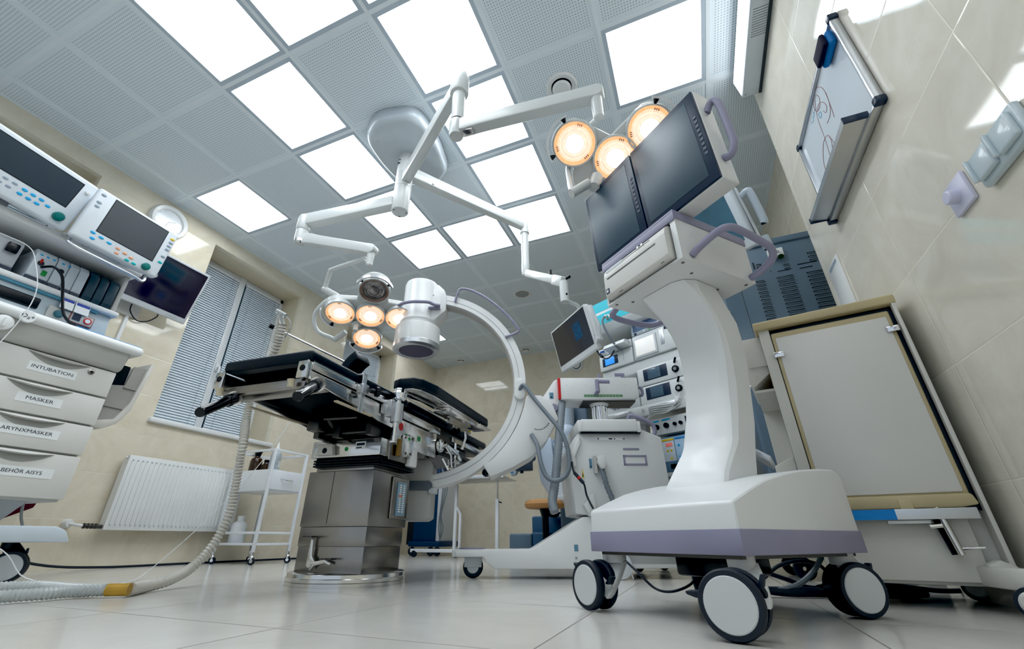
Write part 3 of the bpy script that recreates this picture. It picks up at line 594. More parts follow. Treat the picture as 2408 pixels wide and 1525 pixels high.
b = MB(F, mat=tealb); b.lathe([(.021, 0), (.02, .016), (.015, .022), (0, .024)], (w-.075, -h+.034, 0), (0, 0, 1), 28); b.build('knob', t)
b = MB(mat=greyp); c_ = F @ V((-.02, -h, -.07)); b.beam(c_+V((0, 0, .02)), V((c_.x-.10, c_.y, 1.633)), .16, .05, .01); b.m(P('monitor_shell', (.7, .75, .8), .35)).box(c_.x-.20, c_.x-.02, c_.y-.14, c_.y+.18, 1.6255, 1.645, .01); b.build('foot', t)
b = MB(F, mat=alu); b.tube(smooth_pts([(-w+.03, -h, -.05), (-w+.02, -h-.03, -.02), (-w+.08, -h-.045, .0), (w-.12, -h-.045, .0), (w-.05, -h-.045, -.01), (w-.04, -h-.0, -.03)], 4), .008, 10); b.build('bail_handle', t)
# cables on the machine
b = MB(mat=black); b.tube(smooth_pts([(-2.92, .805, 1.43), (-2.86, .83, 1.43), (-2.84, .87, 1.39), (-2.85, .91, 1.30), (-2.84, .95, 1.20), (-2.80, 1.02, 1.141)]), .0065, 10); b.build('sensor_cable', None, label='thick black sensor cable hanging from the modules to the blue worktop mat', cat='cable')
b = MB(mat=cablew); b.tube(smooth_pts([(-2.90, .35, 1.44), (-2.85, .5, 1.465), (-2.84, .62, 1.475), (-2.82, .70, 1.46), (-2.76, .73, 1.38), (-2.73, .78, 1.22), (-2.71, .765, 1.02), (-2.72, .70, .70), (-2.72, .70, .36), (-2.70, .82, .25), (-2.66, 1.05, .14), (-2.62, 1.15, .035), (-2.45, 1.28, .006), (-2.40, 1.40, .006), (-2.62, 1.62, .03), (-2.45, 1.72, .25), (-2.32, 1.86, .55), (-2.26, 1.98, .86), (-2.33, 2.12, 1.12), (-2.40, 2.12, 1.30)]), .0022, 6); b.build('sampling_line', None, label='thin white sampling line falling past the labelled drawers and rising to the hose', cat='tube')
# ================================================================= OPERATING TABLE
th = math.radians(-4.0); TT1 = V((math.cos(th), -math.sin(th), 0)); TT2 = V((math.sin(th), math.cos(th), 0)); TF = frame((-1.555, 1.85, 0), TT1, TT2)
T = thing('operating_table', (-1.555, 1.85, 0), 'stainless steel operating table with black pads on a square column', 'operating table')
b = MB(TF, mat=steel2); b.lathe([(0, 0), (.262, 0), (.262, .014), (.258, .016), (.262, .018), (.262, .030), (.258, .032), (.256, .046), (.25, .05), (0, .05)], (0, 0, 0), (0, 0, 1), 64); b.build('floor_ring', T)
b = MB(TF, mat=steel); b.prism([(-.175, -.15), (.175, -.15), (.175, .15), (-.175, .15)], .048, .1495, 'z', bev=.0012)
b.prism([(-.180, -.152), (.178, -.152), (.178, .152), (-.180, .152)], .150, .2285, 'z', bev=.0012)
b.prism([(-.186, -.155), (.180, -.155), (.180, .172), (-.186, .172)], .229, .470, 'z', bev=.004)
b.box(-.160, .165, -.14, .150, .468, .49, .003); b.build('column', T)
b = MB(TF, mat=dsteel); b.box(-.040, -.037, -.1558, -.1545, .24, .468); b.box(.0, .0015, .1, .11, .1, .2); b.build('seam', T)
b = MB(TF, mat=black)
for k in range(3): b.box(-.158, .215, -.175, .15, .488+k*.012, .497+k*.012, .003)
b.box(-.15, .2, -.165, .14, .486, .528); b.build('bellows', T)
b = MB(TF, mat=steel2); b.box(-.165, .222, -.19, .165, .527, .607, .004); b.build('head_box', T)
b = MB(TF, mat=P('sensor_beige', (.62, .60, .55), .35)); b.prism([(-.235+.12, .535), (-.02, .535), (-.03, .585), (-.11, .59)], -.216, -.19, 'y', bev=.003); b.m(black).lathe([(.013, 0), (.013, .002), (0, .002)], (-.068, -.216, .556), (0, -1, 0), 20); b.build('sensor_window', T)
b = MB(TF, mat=alu); b.box(-.155, -.085-.035, -.192, -.189, .552, .582, .002); b.m(green).lathe([(.010, 0), (.010, .001), (0, .001)], (.035, -.19, .562), (0, -1, 0), 20); b.m(paper).box(.085, .140, -.1915, -.189, .558, .592); b.m(darkt).box(.09, .135, -.192, -.189, .574, .586); b.box(.09, .12, -.192, -.189, .562, .567); b.build('type_plate', T)
# control panel with keys on the right face
b = MB(TF, mat=steel); b.box(.179, .192, .004, .156, .266, .458, .006, 3); b.build('key_panel', T)
b = MB(TF, mat=P('key_field', (.22, .34, .44), .35)); b.box(.190, .1975, .040, .122, .280, .435, .002); b.build('key_field', T)
b = MB(TF, mat=paper)
for i in range(2):
    for j in range(13):
        if not (i == 0 and j in (7,)): b.box(.1972, .1985, .055+i*.032, .055+i*.032+.018, .296+j*.010, .302+j*.010)
b.m(P('orange_key', (.85, .18, .03), .4)).box(.1972, .1987, .053, .076, .365, .374); b.build('keys', T)
# foot lever
b = MB(TF, mat=steel2); b.prism([(-.095, .075), (-.07, .055), (-.055, .075), (.0, .085), (.03, .078), (.03, .088), (-.005, .10), (-.055, .092), (-.075, .115), (-.082, .19), (-.092, .19), (-.098, .12)], -.172, -.162, 'y', bev=.002)
b.m(dsteel).box(-.115, -.065, -.205, -.165, .186, .192, .002); b.box(.0, .055, -.205, -.165, .10, .106, .002); b.m(steel2).lathe([(.013, 0), (.013, .006), (0, .006)], (-.078, -.172, .082), (0, -1, 0), 20); b.build('foot_lever', T)
# side plates right of the head box
b = MB(TF, mat=steel); b.box(.222, .236, -.13, .05, .515, .645, .003); b.m(white2).box(.225, .255, .03, .10, .505, .60, .006); b.build('side_cover', T)
b = MB(TF, mat=steel2); b.prism([(-.07, .64), (.042, .645), (.03, .548), (-.04, .535), (-.075, .55)], .238, .262, 'x', bev=.003); b.m(dsteel)
for (y, z) in ((-.045, .63), (.025, .635), (-.03, .556), (.015, .558)): b.lathe([(.006, 0), (.006, .002), (0, .002)], (.262, y, z), (1, 0, 0), 12)
b.m(P('bronze', (.28, .17, .05), .4, metal=.6)).box(.243, .262, -.095, -.07, .535, .615, .004); b.build('locking_bracket', T)
b = MB(TF, mat=paper); b.box(.2625, .2632, -.03, .01, .617, .642); b.m(green).prism([(-.025, .628), (-.01, .64), (.005, .628), (-.01, .618)], .2632, .2638, 'x'); b.build('arrow_sticker', T)
# near (back) section: frame + pad + rails
b = MB(TF, mat=vinyl); b.box(-.185, .252, -.752, -.03, .778, .826, .016, 3); b.build('back_pad', T)
b = MB(TF, mat=P('underside_black', (.006, .006, .007), .6, spec=.15)); b.prism([(-.70, .777), (-.05, .777), (-.10, .70), (-.62, .73)], -.14, .20, 'x'); b.build('pad_base', T)
b = MB(TF, mat=steel2)
for xx, s_ in ((.236, 1), (-.172, -1)):
    b.prism([(-.745, .715), (-.745, .768), (-.05, .768), (-.03, .745), (-.10, .655), (-.235, .662), (-.45, .69)], xx-.006, xx+.006, 'x', bev=.002)
    b.box(xx+s_*.012, xx+s_*.020, -.735, -.12, .748, .778, .002); 
    for yy in (-.66, -.3): b.box(xx, xx+s_*.014, yy-.012, yy+.012, .755, .771)
b.build('side_frame', T)
b = MB(TF, mat=steel); b.box(-.168, .232, -.735, -.705, .684, .717, .003); b.prism([(-.705, .70), (-.69, .67), (-.675, .668), (-.675, .68), (-.69, .70)], -.165, .225, 'x', bev=.002)
b.box(-.172, .23, -.62, -.60, .70, .715); b.build('cross_bar', T)
b = MB(TF, mat=steel2)
for a0, a1 in ((-.205, -.158), (.203, .252)): b.box(a0, a1, -.758, -.750, .710, .778, .004); b.box(a1-.004 if a0 > 0 else a0, a1 if a0 > 0 else a0+.004, -.755, -.735, .712, .775, .002)
b.m(black)
for xx in (-.180, .228): b.lathe([(.012, 0), (.012, .001), (0, .001)], (xx, -.759, .748), (0, -1, 0), 20)
build_each(b, 'end_plate', T)
b = MB(TF, mat=cream)
for xx in (-.15, .195): b.lathe([(0, 0), (.014, 0), (.012, .018), (.014, .028), (0, .03)], (xx, -.765, .705), (0, .2, -1), 16)
build_each(b, 'wing_knob', T)
HD = (TF.inverted().to_3x3() @ (-ray(979, 762))).normalized()
for p in (V((.262, -.70, .700)), V((-.110, -.72, .676))):
    b = MB(TF, mat=P('handle_gloss_black', (.004, .005, .008), .12)); b.lathe([(0, 0), (.023, 0), (.023, .06), (.0175, .065), (.0175, .27), (.0155, .278), (0, .278)], p+HD*.012, HD, 28); o = b.build('push_handle', T)
    b = MB(TF, mat=steel2); b.lathe([(.0, -.03), (.018, -.03), (.02, .0), (.028, .0), (.028, .012), (0, .012)], p, HD, 24); b.build('handle_collar', o)
b = MB(TF, mat=P('gasket_beige', (.55, .48, .36), .5)); b.box(.228, .244, -.56, -.30, .672, .678); b.box(-.178, -.162, -.60, -.2, .672, .68)
build_each(b, 'edge_trim', T)
b = MB(TF, mat=dsteel)
for k in range(4): b.box(-.089, .169, -.23+k*.07, -.205+k*.07, .625+k*.008, .637+k*.008, .003)
b.box(-.12, -.09, -.25, .2, .610, .66); b.box(.17, .2, -.25, .2, .610, .66); b.box(-.02, .02, -.24, .1, .610, .70); b.box(-.11, -.04, -.32, -.26, .63, .69, .01); b.build('lift_mechanism', T)
b = MB(TF, mat=dsteel); b.cyl((-.03, -.30, .685), (.14, -.28, .685), .008, n=12); b.cyl((-.03, -.30, .70), (-.03, -.20, .65), .012, n=12); b.build('gas_spring', T)
# level section
b = MB(TF, mat=vinyl); b.box(-.185, .252, -.025, .52, .775, .825, .014, 3); b.build('seat_pad', T)
b = MB(TF, mat=steel2); b.box(.236, .250, -.12, .31, .585, .735, .003); b.box(.256, .266, -.095, .32, .715, .752, .003); b.box(-.185, -.172, -.12, .31, .60, .735, .003)
for yy in (-.05, .25): b.box(.245, .258, yy-.012, yy+.012, .722, .745)
build_each(b, 'side_rail', T)
b = MB(TF, mat=dsteel); b.box(-.17, .236, -.1, 1.0, .700, .770, .004); b.box(-.16, .225, .05, .80, .645, .70, .01); b.build("underframe", T)
b = MB(TF, mat=red); b.lathe([(.020, 0), (.020, .0008), (0, .0008)], (.2505, -.078, .677), (1, 0, 0), 24, ); o = b.build('red_sticker', T)
b = MB(TF, mat=paper); b.box(.2502, .2512, -.045, .072, .628, .655); b.box(.2502, .2512, .085, .135, .628, .668); b.m(green).prism([(-.042, .650), (-.025, .652), (-.01, .650), (-.025, .632)], .2512, .2518, 'x'); b.box(.2512, .2518, .09, .122, .640, .664)
b.m(darkt); b.box(.2512, .2518, .0, .012, .640, .652); b.box(.2512, .2518, .0, .012, .630, .636); b.box(.2512, .2518, .025, .06, .643, .646); b.box(.2512, .2518, .025, .06, .634, .637); b.build('arrow_label', T)
b = MB(TF, mat=chrome); b.lathe([(.038, 0), (.038, .012), (.03, .018), (.012, .02), (.012, .045), (0, .045)], (.252, .345, .66), (1, 0, 0), 28); b.tube([(.29, .345, .66), (.30, .40, .62), (.30, .42, .55)], .008, 10); b.tube([(.29, .36, .665), (.30, .50, .63), (.31, .52, .60)], .010, 10); b.box(.262, .30, .40, .52, .63, .66, .004); b.tube([(.28, .5, .70), (.28, .5, .50)], .009, 10); b.tube([(.24, .42, .60), (.27, .44, .54), (.25, .47, .54), (.24, .49, .6)], .006, 8); b.box(.27, .30, .47, .54, .585, .60, .002); b.build('leg_joint', T)
# far (leg) section
b = MB(TF, mat=vinyl); b.box(-.185, .252, .53, 1.10, .765, .812, .014, 3); b.build('leg_pad', T)
b = MB(TF, mat=steel2); b.box(.238, .250, .52, 1.06, .715, .745, .003); b.box(-.185, -.172, .52, 1.06, .715, .745, .003); b.m(dsteel).box(-.17, .238, .35, .98, .645, .66, .002); b.box(-.15, .22, .4, .9, .62, .645); b.build('leg_frame', T)
# clamp on the near rail
b = MB(TF, mat=alu); b.box(.272, .280, -.463, -.435, .655, .822, .003); b.box(.256, .290, -.468, -.425, .735, .775, .004); b.box(.236, .280, -.463, -.435, .814, .822, .002); b.m(black).lathe([(.0, 0), (.010, 0), (.010, .02), (.022, .022), (.024, .034), (.018, .042), (0, .042)], (.29, -.415, .755), (.6, .8, 0), 9); C_ = b.build('rail_clamp', None, label='vertical flat-bar rail clamp with a black star knob on the side of the operating table', cat='clamp')
# armboard with post
A2 = thing('arm_board', tuple(TF @ V((.33, .2, .70))), 'black padded arm board on a steel post beside the operating table', 'arm board')
al = [(.240, -.16), (.26, -.20), (.34, -.215), (.40, -.20), (.425, -.12), (.428, .52), (.445, .60), (.44, .70), (.43, .76), (.30, .78), (.285, .60), (.262, .1), (.25, -.06)]
al = [(.245, -.15), (.255, -.195), (.30, -.215), (.37, -.21), (.405, -.17), (.425, -.05), (.425, .66), (.415, .70), (.30, .72), (.285, .68), (.285, .0), (.255, -.09)]
b = MB(TF, mat=vinyl); b.prism(al, .832, .880, 'z', bev=.010, seg=3); b.build('arm_pad', A2)
b = MB(TF, mat=steel2); sc_ = [(.335+(x-.335)*.80, .25+(y-.25)*.96) for x, y in al]; b.prism(sc_, .822, .832, 'z', bev=.002); b.box(.30, .42, .55, .74, .816, .824, .002); b.tube([(.29, -.20, .815), (.275, .1, .81), (.30, .30, .80)], .004, 8); b.box(.30, .40, .15, .55, .80, .822, .003); b.box(.31, .33, .30, .62, .775, .80); b.build('support_plate', A2)
b = MB(TF, mat=chrome); b.lathe([(0, .0), (.020, 0), (.034, .010), (.034, .028), (.036, .03), (.036, .036), (.034, .038), (.030, .058), (.022, .062), (0, .062)], (.292, -.185, .772), (0, 0, 1), 14); b.cyl((.292, -.19, .79), (.292, -.20, .58), .013, n=18); b.lathe([(0, 0), (.016, 0), (.017, .008), (.013, .012)], (.292, -.20, .572), (0, 0, 1), 20); b.build('post', A2)
b = MB(TF, mat=alu); b.cyl((.292, -.195, .755), (.292, -.195, .668), .028, n=24); b.box(.25, .285, -.235, -.20, .69, .77, .004); b.box(.245, .262, -.26, -.22, .70, .745, .003); b.build('clamp_block', A2)
b = MB(TF, mat=steel2); b.tube([(.30, .58, .82), (.30, .60, .75), (.29, .58, .68)], .010, 10); b.m(yellow).sph((.315, .60, .79), .022, 12, (1, 1, .5)); b.m(black).cyl((.30, .50, .80), (.30, .50, .755), .008, n=12); b.build('lock_pin', A2)
# curved black head/arm rest behind (leaning loop)
b = MB(TF, mat=vinyl); oc, orr, ir = (.255, .815), .155, .110; pts = [(oc[0]+orr*math.cos(math.radians(a)), oc[1]+orr*math.sin(math.radians(a))) for a in range(176, 112, -6)]+[(oc[0]+ir*math.cos(math.radians(a)), oc[1]+ir*math.sin(math.radians(a))) for a in range(116, 177, 6)]
b.prism(pts, -.43, -.33, 'y', bev=.008); b.build('curved_rest', None, label='curved black padded rest standing on the operating table below the small surgical lamp', cat='rest')
# rod with breathing hose
r0, r1 = TF @ V((-.16, -.50, .83)), TF @ V((-.40, -.37, 1.205))
R_ = thing('hose_holder', tuple(TF @ V((-.19, .1, .78))), 'thin chrome rod rising over the operating table to carry the breathing hose', 'holder')
pA = at(640, 768, d=2.05); pB = at(760, 826, d=2.18); dv = (pB-pA); 
b = MB(mat=chrome); b.cyl(pA, pA+dv*1.7, .006, n=12); b.tube([pA+dv*1.7, pA+dv*1.7+V((0, 0, -.2))], .006); b.m(black).cyl(pA-dv*.05, pA+dv*.03, .011, n=14); b.build('rod', R_)
H = thing('breathing_hose', tuple(at(600, 1100, d=1.9)), 'long clear corrugated breathing hose hanging from the rod down to the floor', 'hose')
hp = [(664, 762, 2.07), (654, 800, 2.06), (640, 840, 2.06), (615, 890, 2.12), (592, 930, 2.22), (580, 980, 2.2), (572, 1040, 2.1), (563, 1090, 2.07), (552, 1150, 2.03), (538, 1210, 1.98), (505, 1275, 1.92), (455, 1330, 1.84), (400, 1362, 1.72)]
pts = [at(u, v, d=d_) for u, v, d_ in hp]+[at(350, 1376, z=.022), at(305, 1385, z=.022)]
sp = smooth_pts(pts, 34); rr = [.0115 if (i % 2) else .0152 for i in range(len(sp))]
def corrugated(b, pts, r0, r1, pitch=.0052):
    """resample to even pitch, alternate radii"""
    L_ = [0]; 
    for i in range(1, len(pts)): L_.append(L_[-1]+(pts[i]-pts[i-1]).length)
    out = []; s_ = 0; i = 0
    while s_ < L_[-1]:
        while L_[i+1] < s_: i += 1
        t_ = (s_-L_[i])/max(1e-9, L_[i+1]-L_[i]); out.append(pts[i].lerp(pts[i+1], t_)); s_ += pitch
    b.tube(out, 1, 14, rr=[r0 if k % 2 else r1 for k in range(len(out))])
b = MB(mat=corr); corrugated(b, sp, .0145, .0212, .0072); b.build('corrugated_tube', H, ang=22)
b = MB(mat=corr); corrugated(b, smooth_pts([at(u, v, d=d_) for u, v, d_ in ((660, 790, 2.12), (642, 830, 2.14), (625, 870, 2.2), (605, 915, 2.3))], 30), .014, .019, .006); b.build('second_tube', H, ang=22)
b = MB(mat=P('clear_fitting', (.8, .84, .86), .15, trans=.6)); a_ = at(664, 762, d=2.07); b.cyl(a_, at(658, 735, d=2.07), .013, n=16); b.cyl(at(650, 730, d=2.07), at(672, 742, d=2.07), .011, n=16); b.tube(smooth_pts([at(670, 741, d=2.07), at(682, 755, d=2.07), at(680, 775, d=2.07), at(668, 795, d=2.08)]), .003, 8); b.build('y_fitting', H)
b = MB(mat=amber); pa, pb = at(305, 1385, z=.024), at(252, 1386, z=.024); b.cyl(pa, pb, .019, .019, n=24); b.cyl(pb, pb+(pb-pa)*.35, .012, .012, n=20); b.build('amber_connector', H)
b = MB(mat=P('clear_tube', (.70, .74, .74), .2, trans=.4)); e_ = at(235, 1386, z=.024)
corrugated(b, smooth_pts([pb, at(170, 1384, z=.024), at(90, 1378, z=.03), at(0, 1380, z=.03), at(-120, 1385, z=.03)], 30), .0150, .0185, .006)
corrugated(b, smooth_pts([pb, at(170, 1390, z=.022), at(90, 1396, z=.022), at(0, 1402, z=.022), at(-120, 1412, z=.022)], 30), .0150, .0185, .006); b.build('floor_tubes', H, ang=22)
# ================================================================= C-ARM
CE1 = V((.922, .388, 0)).normalized(); CE2 = V((-CE1.y, CE1.x, 0)); CF = frame((0, 0, 0), CE1, CE2)
bo = CF @ V((.62, 2.7, 0))
C = thing('x_ray_c_arm', tuple(bo), 'white mobile x-ray C-arm whose big arc loops over the operating table', 'x-ray machine')
cw = P('carm_white', (.74, .75, .75), .3, coat=.2, var=.03)
cx, cz, D0, D1 = -.498, 1.077, 2.645, 2.755
def arc(r0, r1, a0, a1, y0, y1, mat, n=60, nm='arc', bev=0):
    b = MB(CF, mat=mat); P_ = []
    for i in range(n+1):
        a = math.radians(a0+(a1-a0)*i/n); c_, s_ = math.cos(a), math.sin(a)
        P_.append([(cx+r*c_, y, cz+r*s_) for r, y in ((r0, y0), (r1, y0), (r1, y1), (r0, y1))])
    vs = [p for q in P_ for p in q]; fs = [(i*4+j, i*4+(j+1) % 4, i*4+4+(j+1) % 4, i*4+4+j) for i in range(n) for j in range(4)]+[(0, 1, 2, 3), (n*4+3, n*4+2, n*4+1, n*4)]
    b.add(vs, fs); return b
b = arc(.572, .642, -101, 82, D0, D1, cw); b.build('c_arc', C)
b = arc(.600, .603, -100, 80, D0-.0012, D0, P('groove_grey', (.35, .37, .38), .5)); b.build('arc_groove', C)
b = arc(.566, .574, -101, 82, D0+.02, D1-.02, P('arc_inner', (.50, .49, .46), .4)); b.build('arc_track', C)
# handle on the arc
def ap(r, a, y): a = math.radians(a); return V((cx+r*math.cos(a), y, cz+r*math.sin(a)))
b = MB(CF, mat=lilac); b.tube(smooth_pts([ap(.60, 74, D0-.01), ap(.655, 74, D0-.025), ap(.70, 73, D0-.03), ap(.712, 66, D0-.03), ap(.706, 55, D0-.03), ap(.700, 42, D0-.03), ap(.70, 32, D0-.03), ap(.685, 29.5, D0-.025), ap(.60, 31, D0-.008)], 5), .0085, 10); b.build('arc_handle', C)
# detector (image intensifier)
dx, dy = -.585, 2.70
b = MB(CF, mat=cw); b.lathe([(0, 1.835), (.085, 1.835), (.112, 1.82), (.118, 1.80), (.118, 1.535), (.125, 1.525), (.128, 1.51), (.118, 1.50), (.118, 1.485), (.150, 1.47), (.152, 1.46), (.153, 1.345)], (dx, dy, 0), (0, 0, 1), 56); b.build('detector_housing', C)
b = MB(CF, mat=alu); b.lathe([(.153, 1.35), (.157, 1.345), (.157, 1.315), (.148, 1.308), (.115, 1.306), (.112, 1.312)], (dx, dy, 0), (0, 0, 1), 56); o = b.build('detector_rim', C)
b = MB(CF, mat=violet); b.lathe([(.113, 1.309), (0, 1.309)], (dx, dy, 0), (0, 0, 1), 56); b.build('detector_face', C)
b = MB(CF, mat=cw); b.prism([(dx+.02, 1.79), (-.455, 1.79), (-.41, 1.745), (-.395, 1.70), (-.395, 1.585), (-.465, 1.515), (dx+.04, 1.50)], 2.63, 2.77, 'y', bev=.006); b.m(paper).box(-.50, -.435, 2.6285, 2.6295, 1.60, 1.69); b.m(dsteel).box(-.515, -.507, 2.6285, 2.6295, 1.705, 1.712); b.box(-.49, -.482, 2.6285, 2.6295, 1.70, 1.707); b.build('detector_bracket', C)
b = MB(CF, mat=lilac); n = 20; pts = [V((dx+.165*math.cos(math.radians(a)), dy+.165*math.sin(math.radians(a)), 1.60+.0)) for a in range(-50, -215, -9)]
pts = [V((-.43, 2.60, 1.605)), V((-.47, 2.585, 1.605)), V((-.505, 2.56, 1.61))]+pts[4:]; b.tube(smooth_pts(pts, 4), .0115, 10); b.box(-.51, -.43, 2.60, 2.635, 1.585, 1.60, .004); b.build('detector_handle', C)
# x-ray tube at the bottom
b = MB(CF, mat=P('tube_housing', (.50, .51, .50), .42)); b.prism([(-.79, .62), (-.42, .595), (-.405, .56), (-.405, .285), (-.43, .270), (-.79, .270)], 2.62, 2.80, 'y', bev=.008); b.build('x_ray_tube', C)
b = MB(CF, mat=P('clamp_slate', (.13, .15, .18), .4)); b.box(-.66, -.415, 2.605, 2.70, .425, .475, .004); b.lathe([(.026, 0), (.026, .02), (0, .02)], (-.425, 2.62, .45), (0, -1, 0), 20); b.m(lgrey).box(-.42, -.375, 2.60, 2.68, .408, .437, .006); b.build('tube_clamp', C)
b = MB(CF, mat=P('box_pale', (.60, .62, .60), .4)); b.box(-.66, -.46, 2.62, 2.80, .60, .635); b.build('tube_lid', C)
# carriage crescent
o_ = []
for a in range(-58, 4, 4): o_.append((cx+.650*math.cos(math.radians(a)), cz+.650*math.sin(math.radians(a))))
outer = [(.155, .985), (.325, 1.085), (.350, .95), (.335, .83), (.26, .70), (.16, .61), (.05, .545), (-.075, .498), (-.085, .500)]
poly = [(-.118, .565)]+[p for p in o_ if p[1] > .565 and p[1] < .97]+[(.152, .975), (.235, .975), (.30, .93), (.335, .83), (.26, .70), (.17, .61), (.06, .55), (-.072, .497)]
b = MB(CF, mat=cw); b.prism(poly, 2.60, 2.80, 'y', bev=.006); b.build('arc_carriage', C)
b = MB(CF, mat=black); b.sph((-.10, 2.64, .525), .022, 12, (1, 1, 1)); b.cyl((.175, 2.67, .975), (.175, 2.67, .992), .011, n=12); build_each(b, 'stop_knob', C)
b = MB(CF, mat=cw); b.prism([(.22, .94), (.26, .99), (.325, 1.085), (.35, 1.095), (.36, 1.09), (.36, .955), (.345, .86), (.30, .78), (.25, .74)], 2.645, 2.83, 'y', bev=.008); b.build('swivel_bracket', C)
b = MB(CF, mat=lilac); b.lathe([(.026, 0), (.024, .018), (0, .02)], (.315, 2.645, .905), (0, -1, 0), 24); b.tube([(.315, 2.63, .905), (.285, 2.61, .84)], .007, 10); b.build('brake_lever', C)
b = MB(CF, mat=darkt)
for k in range(9): a = math.radians(-40-k*8); b.box(.24+.10*math.cos(a)*.8-.03, .245+.10*math.cos(a)*.8-.03, 2.598, 2.60, .86+.1*math.sin(a), .866+.1*math.sin(a))
b.build('scale_marks', C)
b = MB(CF, mat=paper); b.lathe([(0, 0), (.0, .001)], (.0, 2.6, .9), (0, -1, 0), 8); 
b = MB(CF, mat=P('blue_sticker', (.12, .26, .36), .4)); b.box(.292, .318, 2.6435, 2.645, .965, 1.005); b.m(darkt).prism([(.298, .97), (.312, .97), (.305, .985)], 2.643, 2.6436, 'y'); b.build('blue_sticker', C)
# pad where cable meets the arc
b = MB(CF, mat=cw); q = ap(.605, -5, D0); b.prism([(q.x+.034*math.cos(t)*1., q.z+.034*math.sin(t)+(.035 if math.sin(t) > 0 else -.035)) for t in [2*PI*k/24 for k in range(24)]], D0-.03, D0, 'y', bev=.004); b.build('cable_boss', C)
# horizontal arm
b = MB(CF, mat=cw); b.prism([(.36, 1.095), (.850, 1.098), (.850, .975), (.82, .958), (.36, .955)], 2.62, 2.83, 'y', bev=.006); b.m(dsteel).box(.50, .83, 2.65, 2.80, .948, .957); b.m(lgrey)
for xx in (.40, .52, .765, .84): b.lathe([(.0035, 0), (.0035, .001), (0, .001)], (xx, 2.62, 1.045), (0, -1, 0), 10)
b.build('horizontal_arm', C)
b = MB(CF, mat=red); b.box(.347, .362, 2.619, 2.645, .96, 1.092); b.build('red_band', C)
b = MB(CF, mat=P('green_scale', (.12, .26, .13), .5)); b.box(.505, .745, 2.618, 2.621, .970, .985); b.m(paper); [b.box(.52+k*.02, .522+k*.02, 2.6174, 2.6181, .974, .981) for k in range(11)]; b.build('green_scale', C)
b = MB(CF, mat=red); b.lathe([(.020, 0), (.022, .012), (.012, .022), (0, .024)], (.385, 2.72, 1.096), (0, 0, 1), 20); b.build('emergency_stop', C)
b = MB(CF, mat=lilac)
b.tube([(.58, 2.56, .985), (.58, 2.56, 1.06)], .013, 12); b.tube([(.575, 2.56, 1.05), (.655, 2.55, 1.045)], .012, 12); b.cyl((.58, 2.62, .99), (.58, 2.56, .985), .012)
b.tube([(.635, 2.72, 1.095), (.635, 2.72, 1.15)], .014, 12); b.tube([(.74, 2.72, 1.15), (.80, 2.72, 1.15)], .012, 12); b.tube([(.79, 2.72, 1.09), (.79, 2.72, 1.155)], .012, 12)
b.tube(smooth_pts([(.85, 2.68, 1.05), (.88, 2.68, 1.05), (.89, 2.68, 1.03), (.885, 2.68, 1.0), (.85, 2.68, 1.0)], 4), .010, 10); b.build('arm_handles', C)
# lift column
b = MB(CF, mat=chrome); b.cyl((.615, 2.72, .80), (.615, 2.72, .96), .045, n=32)
for a in range(0, 360, 30): b.cyl((.615+.044*math.cos(math.radians(a)), 2.72+.044*math.sin(math.radians(a)), .80), (.615+.044*math.cos(math.radians(a)), 2.72+.044*math.sin(math.radians(a)), .95), .006, n=8)
b.m(white2).lathe([(.05, .93), (.06, .945), (.06, .962), (0, .962)], (.615, 2.72, 0), (0, 0, 1), 32); b.build('lift_column', C)
# body
bw = P('body_white', (.66, .67, .67), .38, var=.03)
b = MB(CF, mat=bw); b.prism([(.455, .745), (.79, .745), (.90, .70), (.92, .06), (.50, .06), (.49, .29), (.385, .30), (.365, .62), (.40, .69)], 2.50, 2.92, 'y', bev=.008); b.build('body', C)
b = MB(CF, mat=cw); b.box(.445, .765, 2.47, 2.90, .725, .795, .008, 3); b.box(.425, .46, 2.47, 2.9, .725, .79, .006); b.box(.76, .785, 2.475, 2.9, .72, .785, .006); b.m(black).box(.44, .78, 2.478, 2.88, .715, .727); b.build('top_tray', C)
b = MB(CF, mat=paper); b.box(.53, .70, 2.4975, 2.50, .680, .697, .001); b.m(darkt); b.box(.60, .62, 2.4968, 2.4976, .685, .692); b.box(.63, .636, 2.4968, 2.4976, .685, .692); b.box(.537, .543, 2.4968, 2.4976, .684, .694); b.box(.68, .692, 2.4968, 2.4976, .686, .691); b.build('status_strip', C)
b = MB(CF, mat=lilac); b.box(.675, .765, 2.497, 2.5005, .628, .638, .001); 
for (x0_, x1_, z0_, z1_) in ((.67, .80, .59, .60), (.67, .80, .545, .555), (.67, .68, .545, .6), (.79, .80, .545, .60)): b.box(x0_, x1_, 2.497, 2.5005, z0_, z1_, .001)
b.build('purple_marks', C)
b = MB(CF, mat=bw); b.prism([(.52, .585), (.555, .59), (.56, .545), (.55, .52), (.53, .52), (.515, .55)], 2.44, 2.50, 'y', bev=.005); b.m(steel2).box(.50, .515, 2.47, 2.5, .50, .59); b.m(P('blue_sticker', (.12, .26, .36), .4)).box(.478, .492, 2.4975, 2.5, .53, .58); b.m(darkt).prism([(.480, .534), (.490, .534), (.485, .545)], 2.497, 2.4976, 'y'); o = b.build('plug', C)
b = MB(CF, mat=hosem); corrugated(b, smooth_pts([(.54, 2.47, .52), (.545, 2.46, .48), (.555, 2.46, .43), (.57, 2.46, .39), (.58, 2.46, .35), (.60, 2.46, .27)], 20), .0125, .0155, .012); b.build('plug_cable', C, ang=80)
b = MB(CF, mat=lilac); b.tube(smooth_pts([(.735, 2.55, .77), (.74, 2.54, .82), (.76, 2.53, .83), (.85, 2.52, .79), (.875, 2.52, .76), (.87, 2.52, .72), (.83, 2.53, .69)], 4), .012, 10); b.build('push_bar', C)
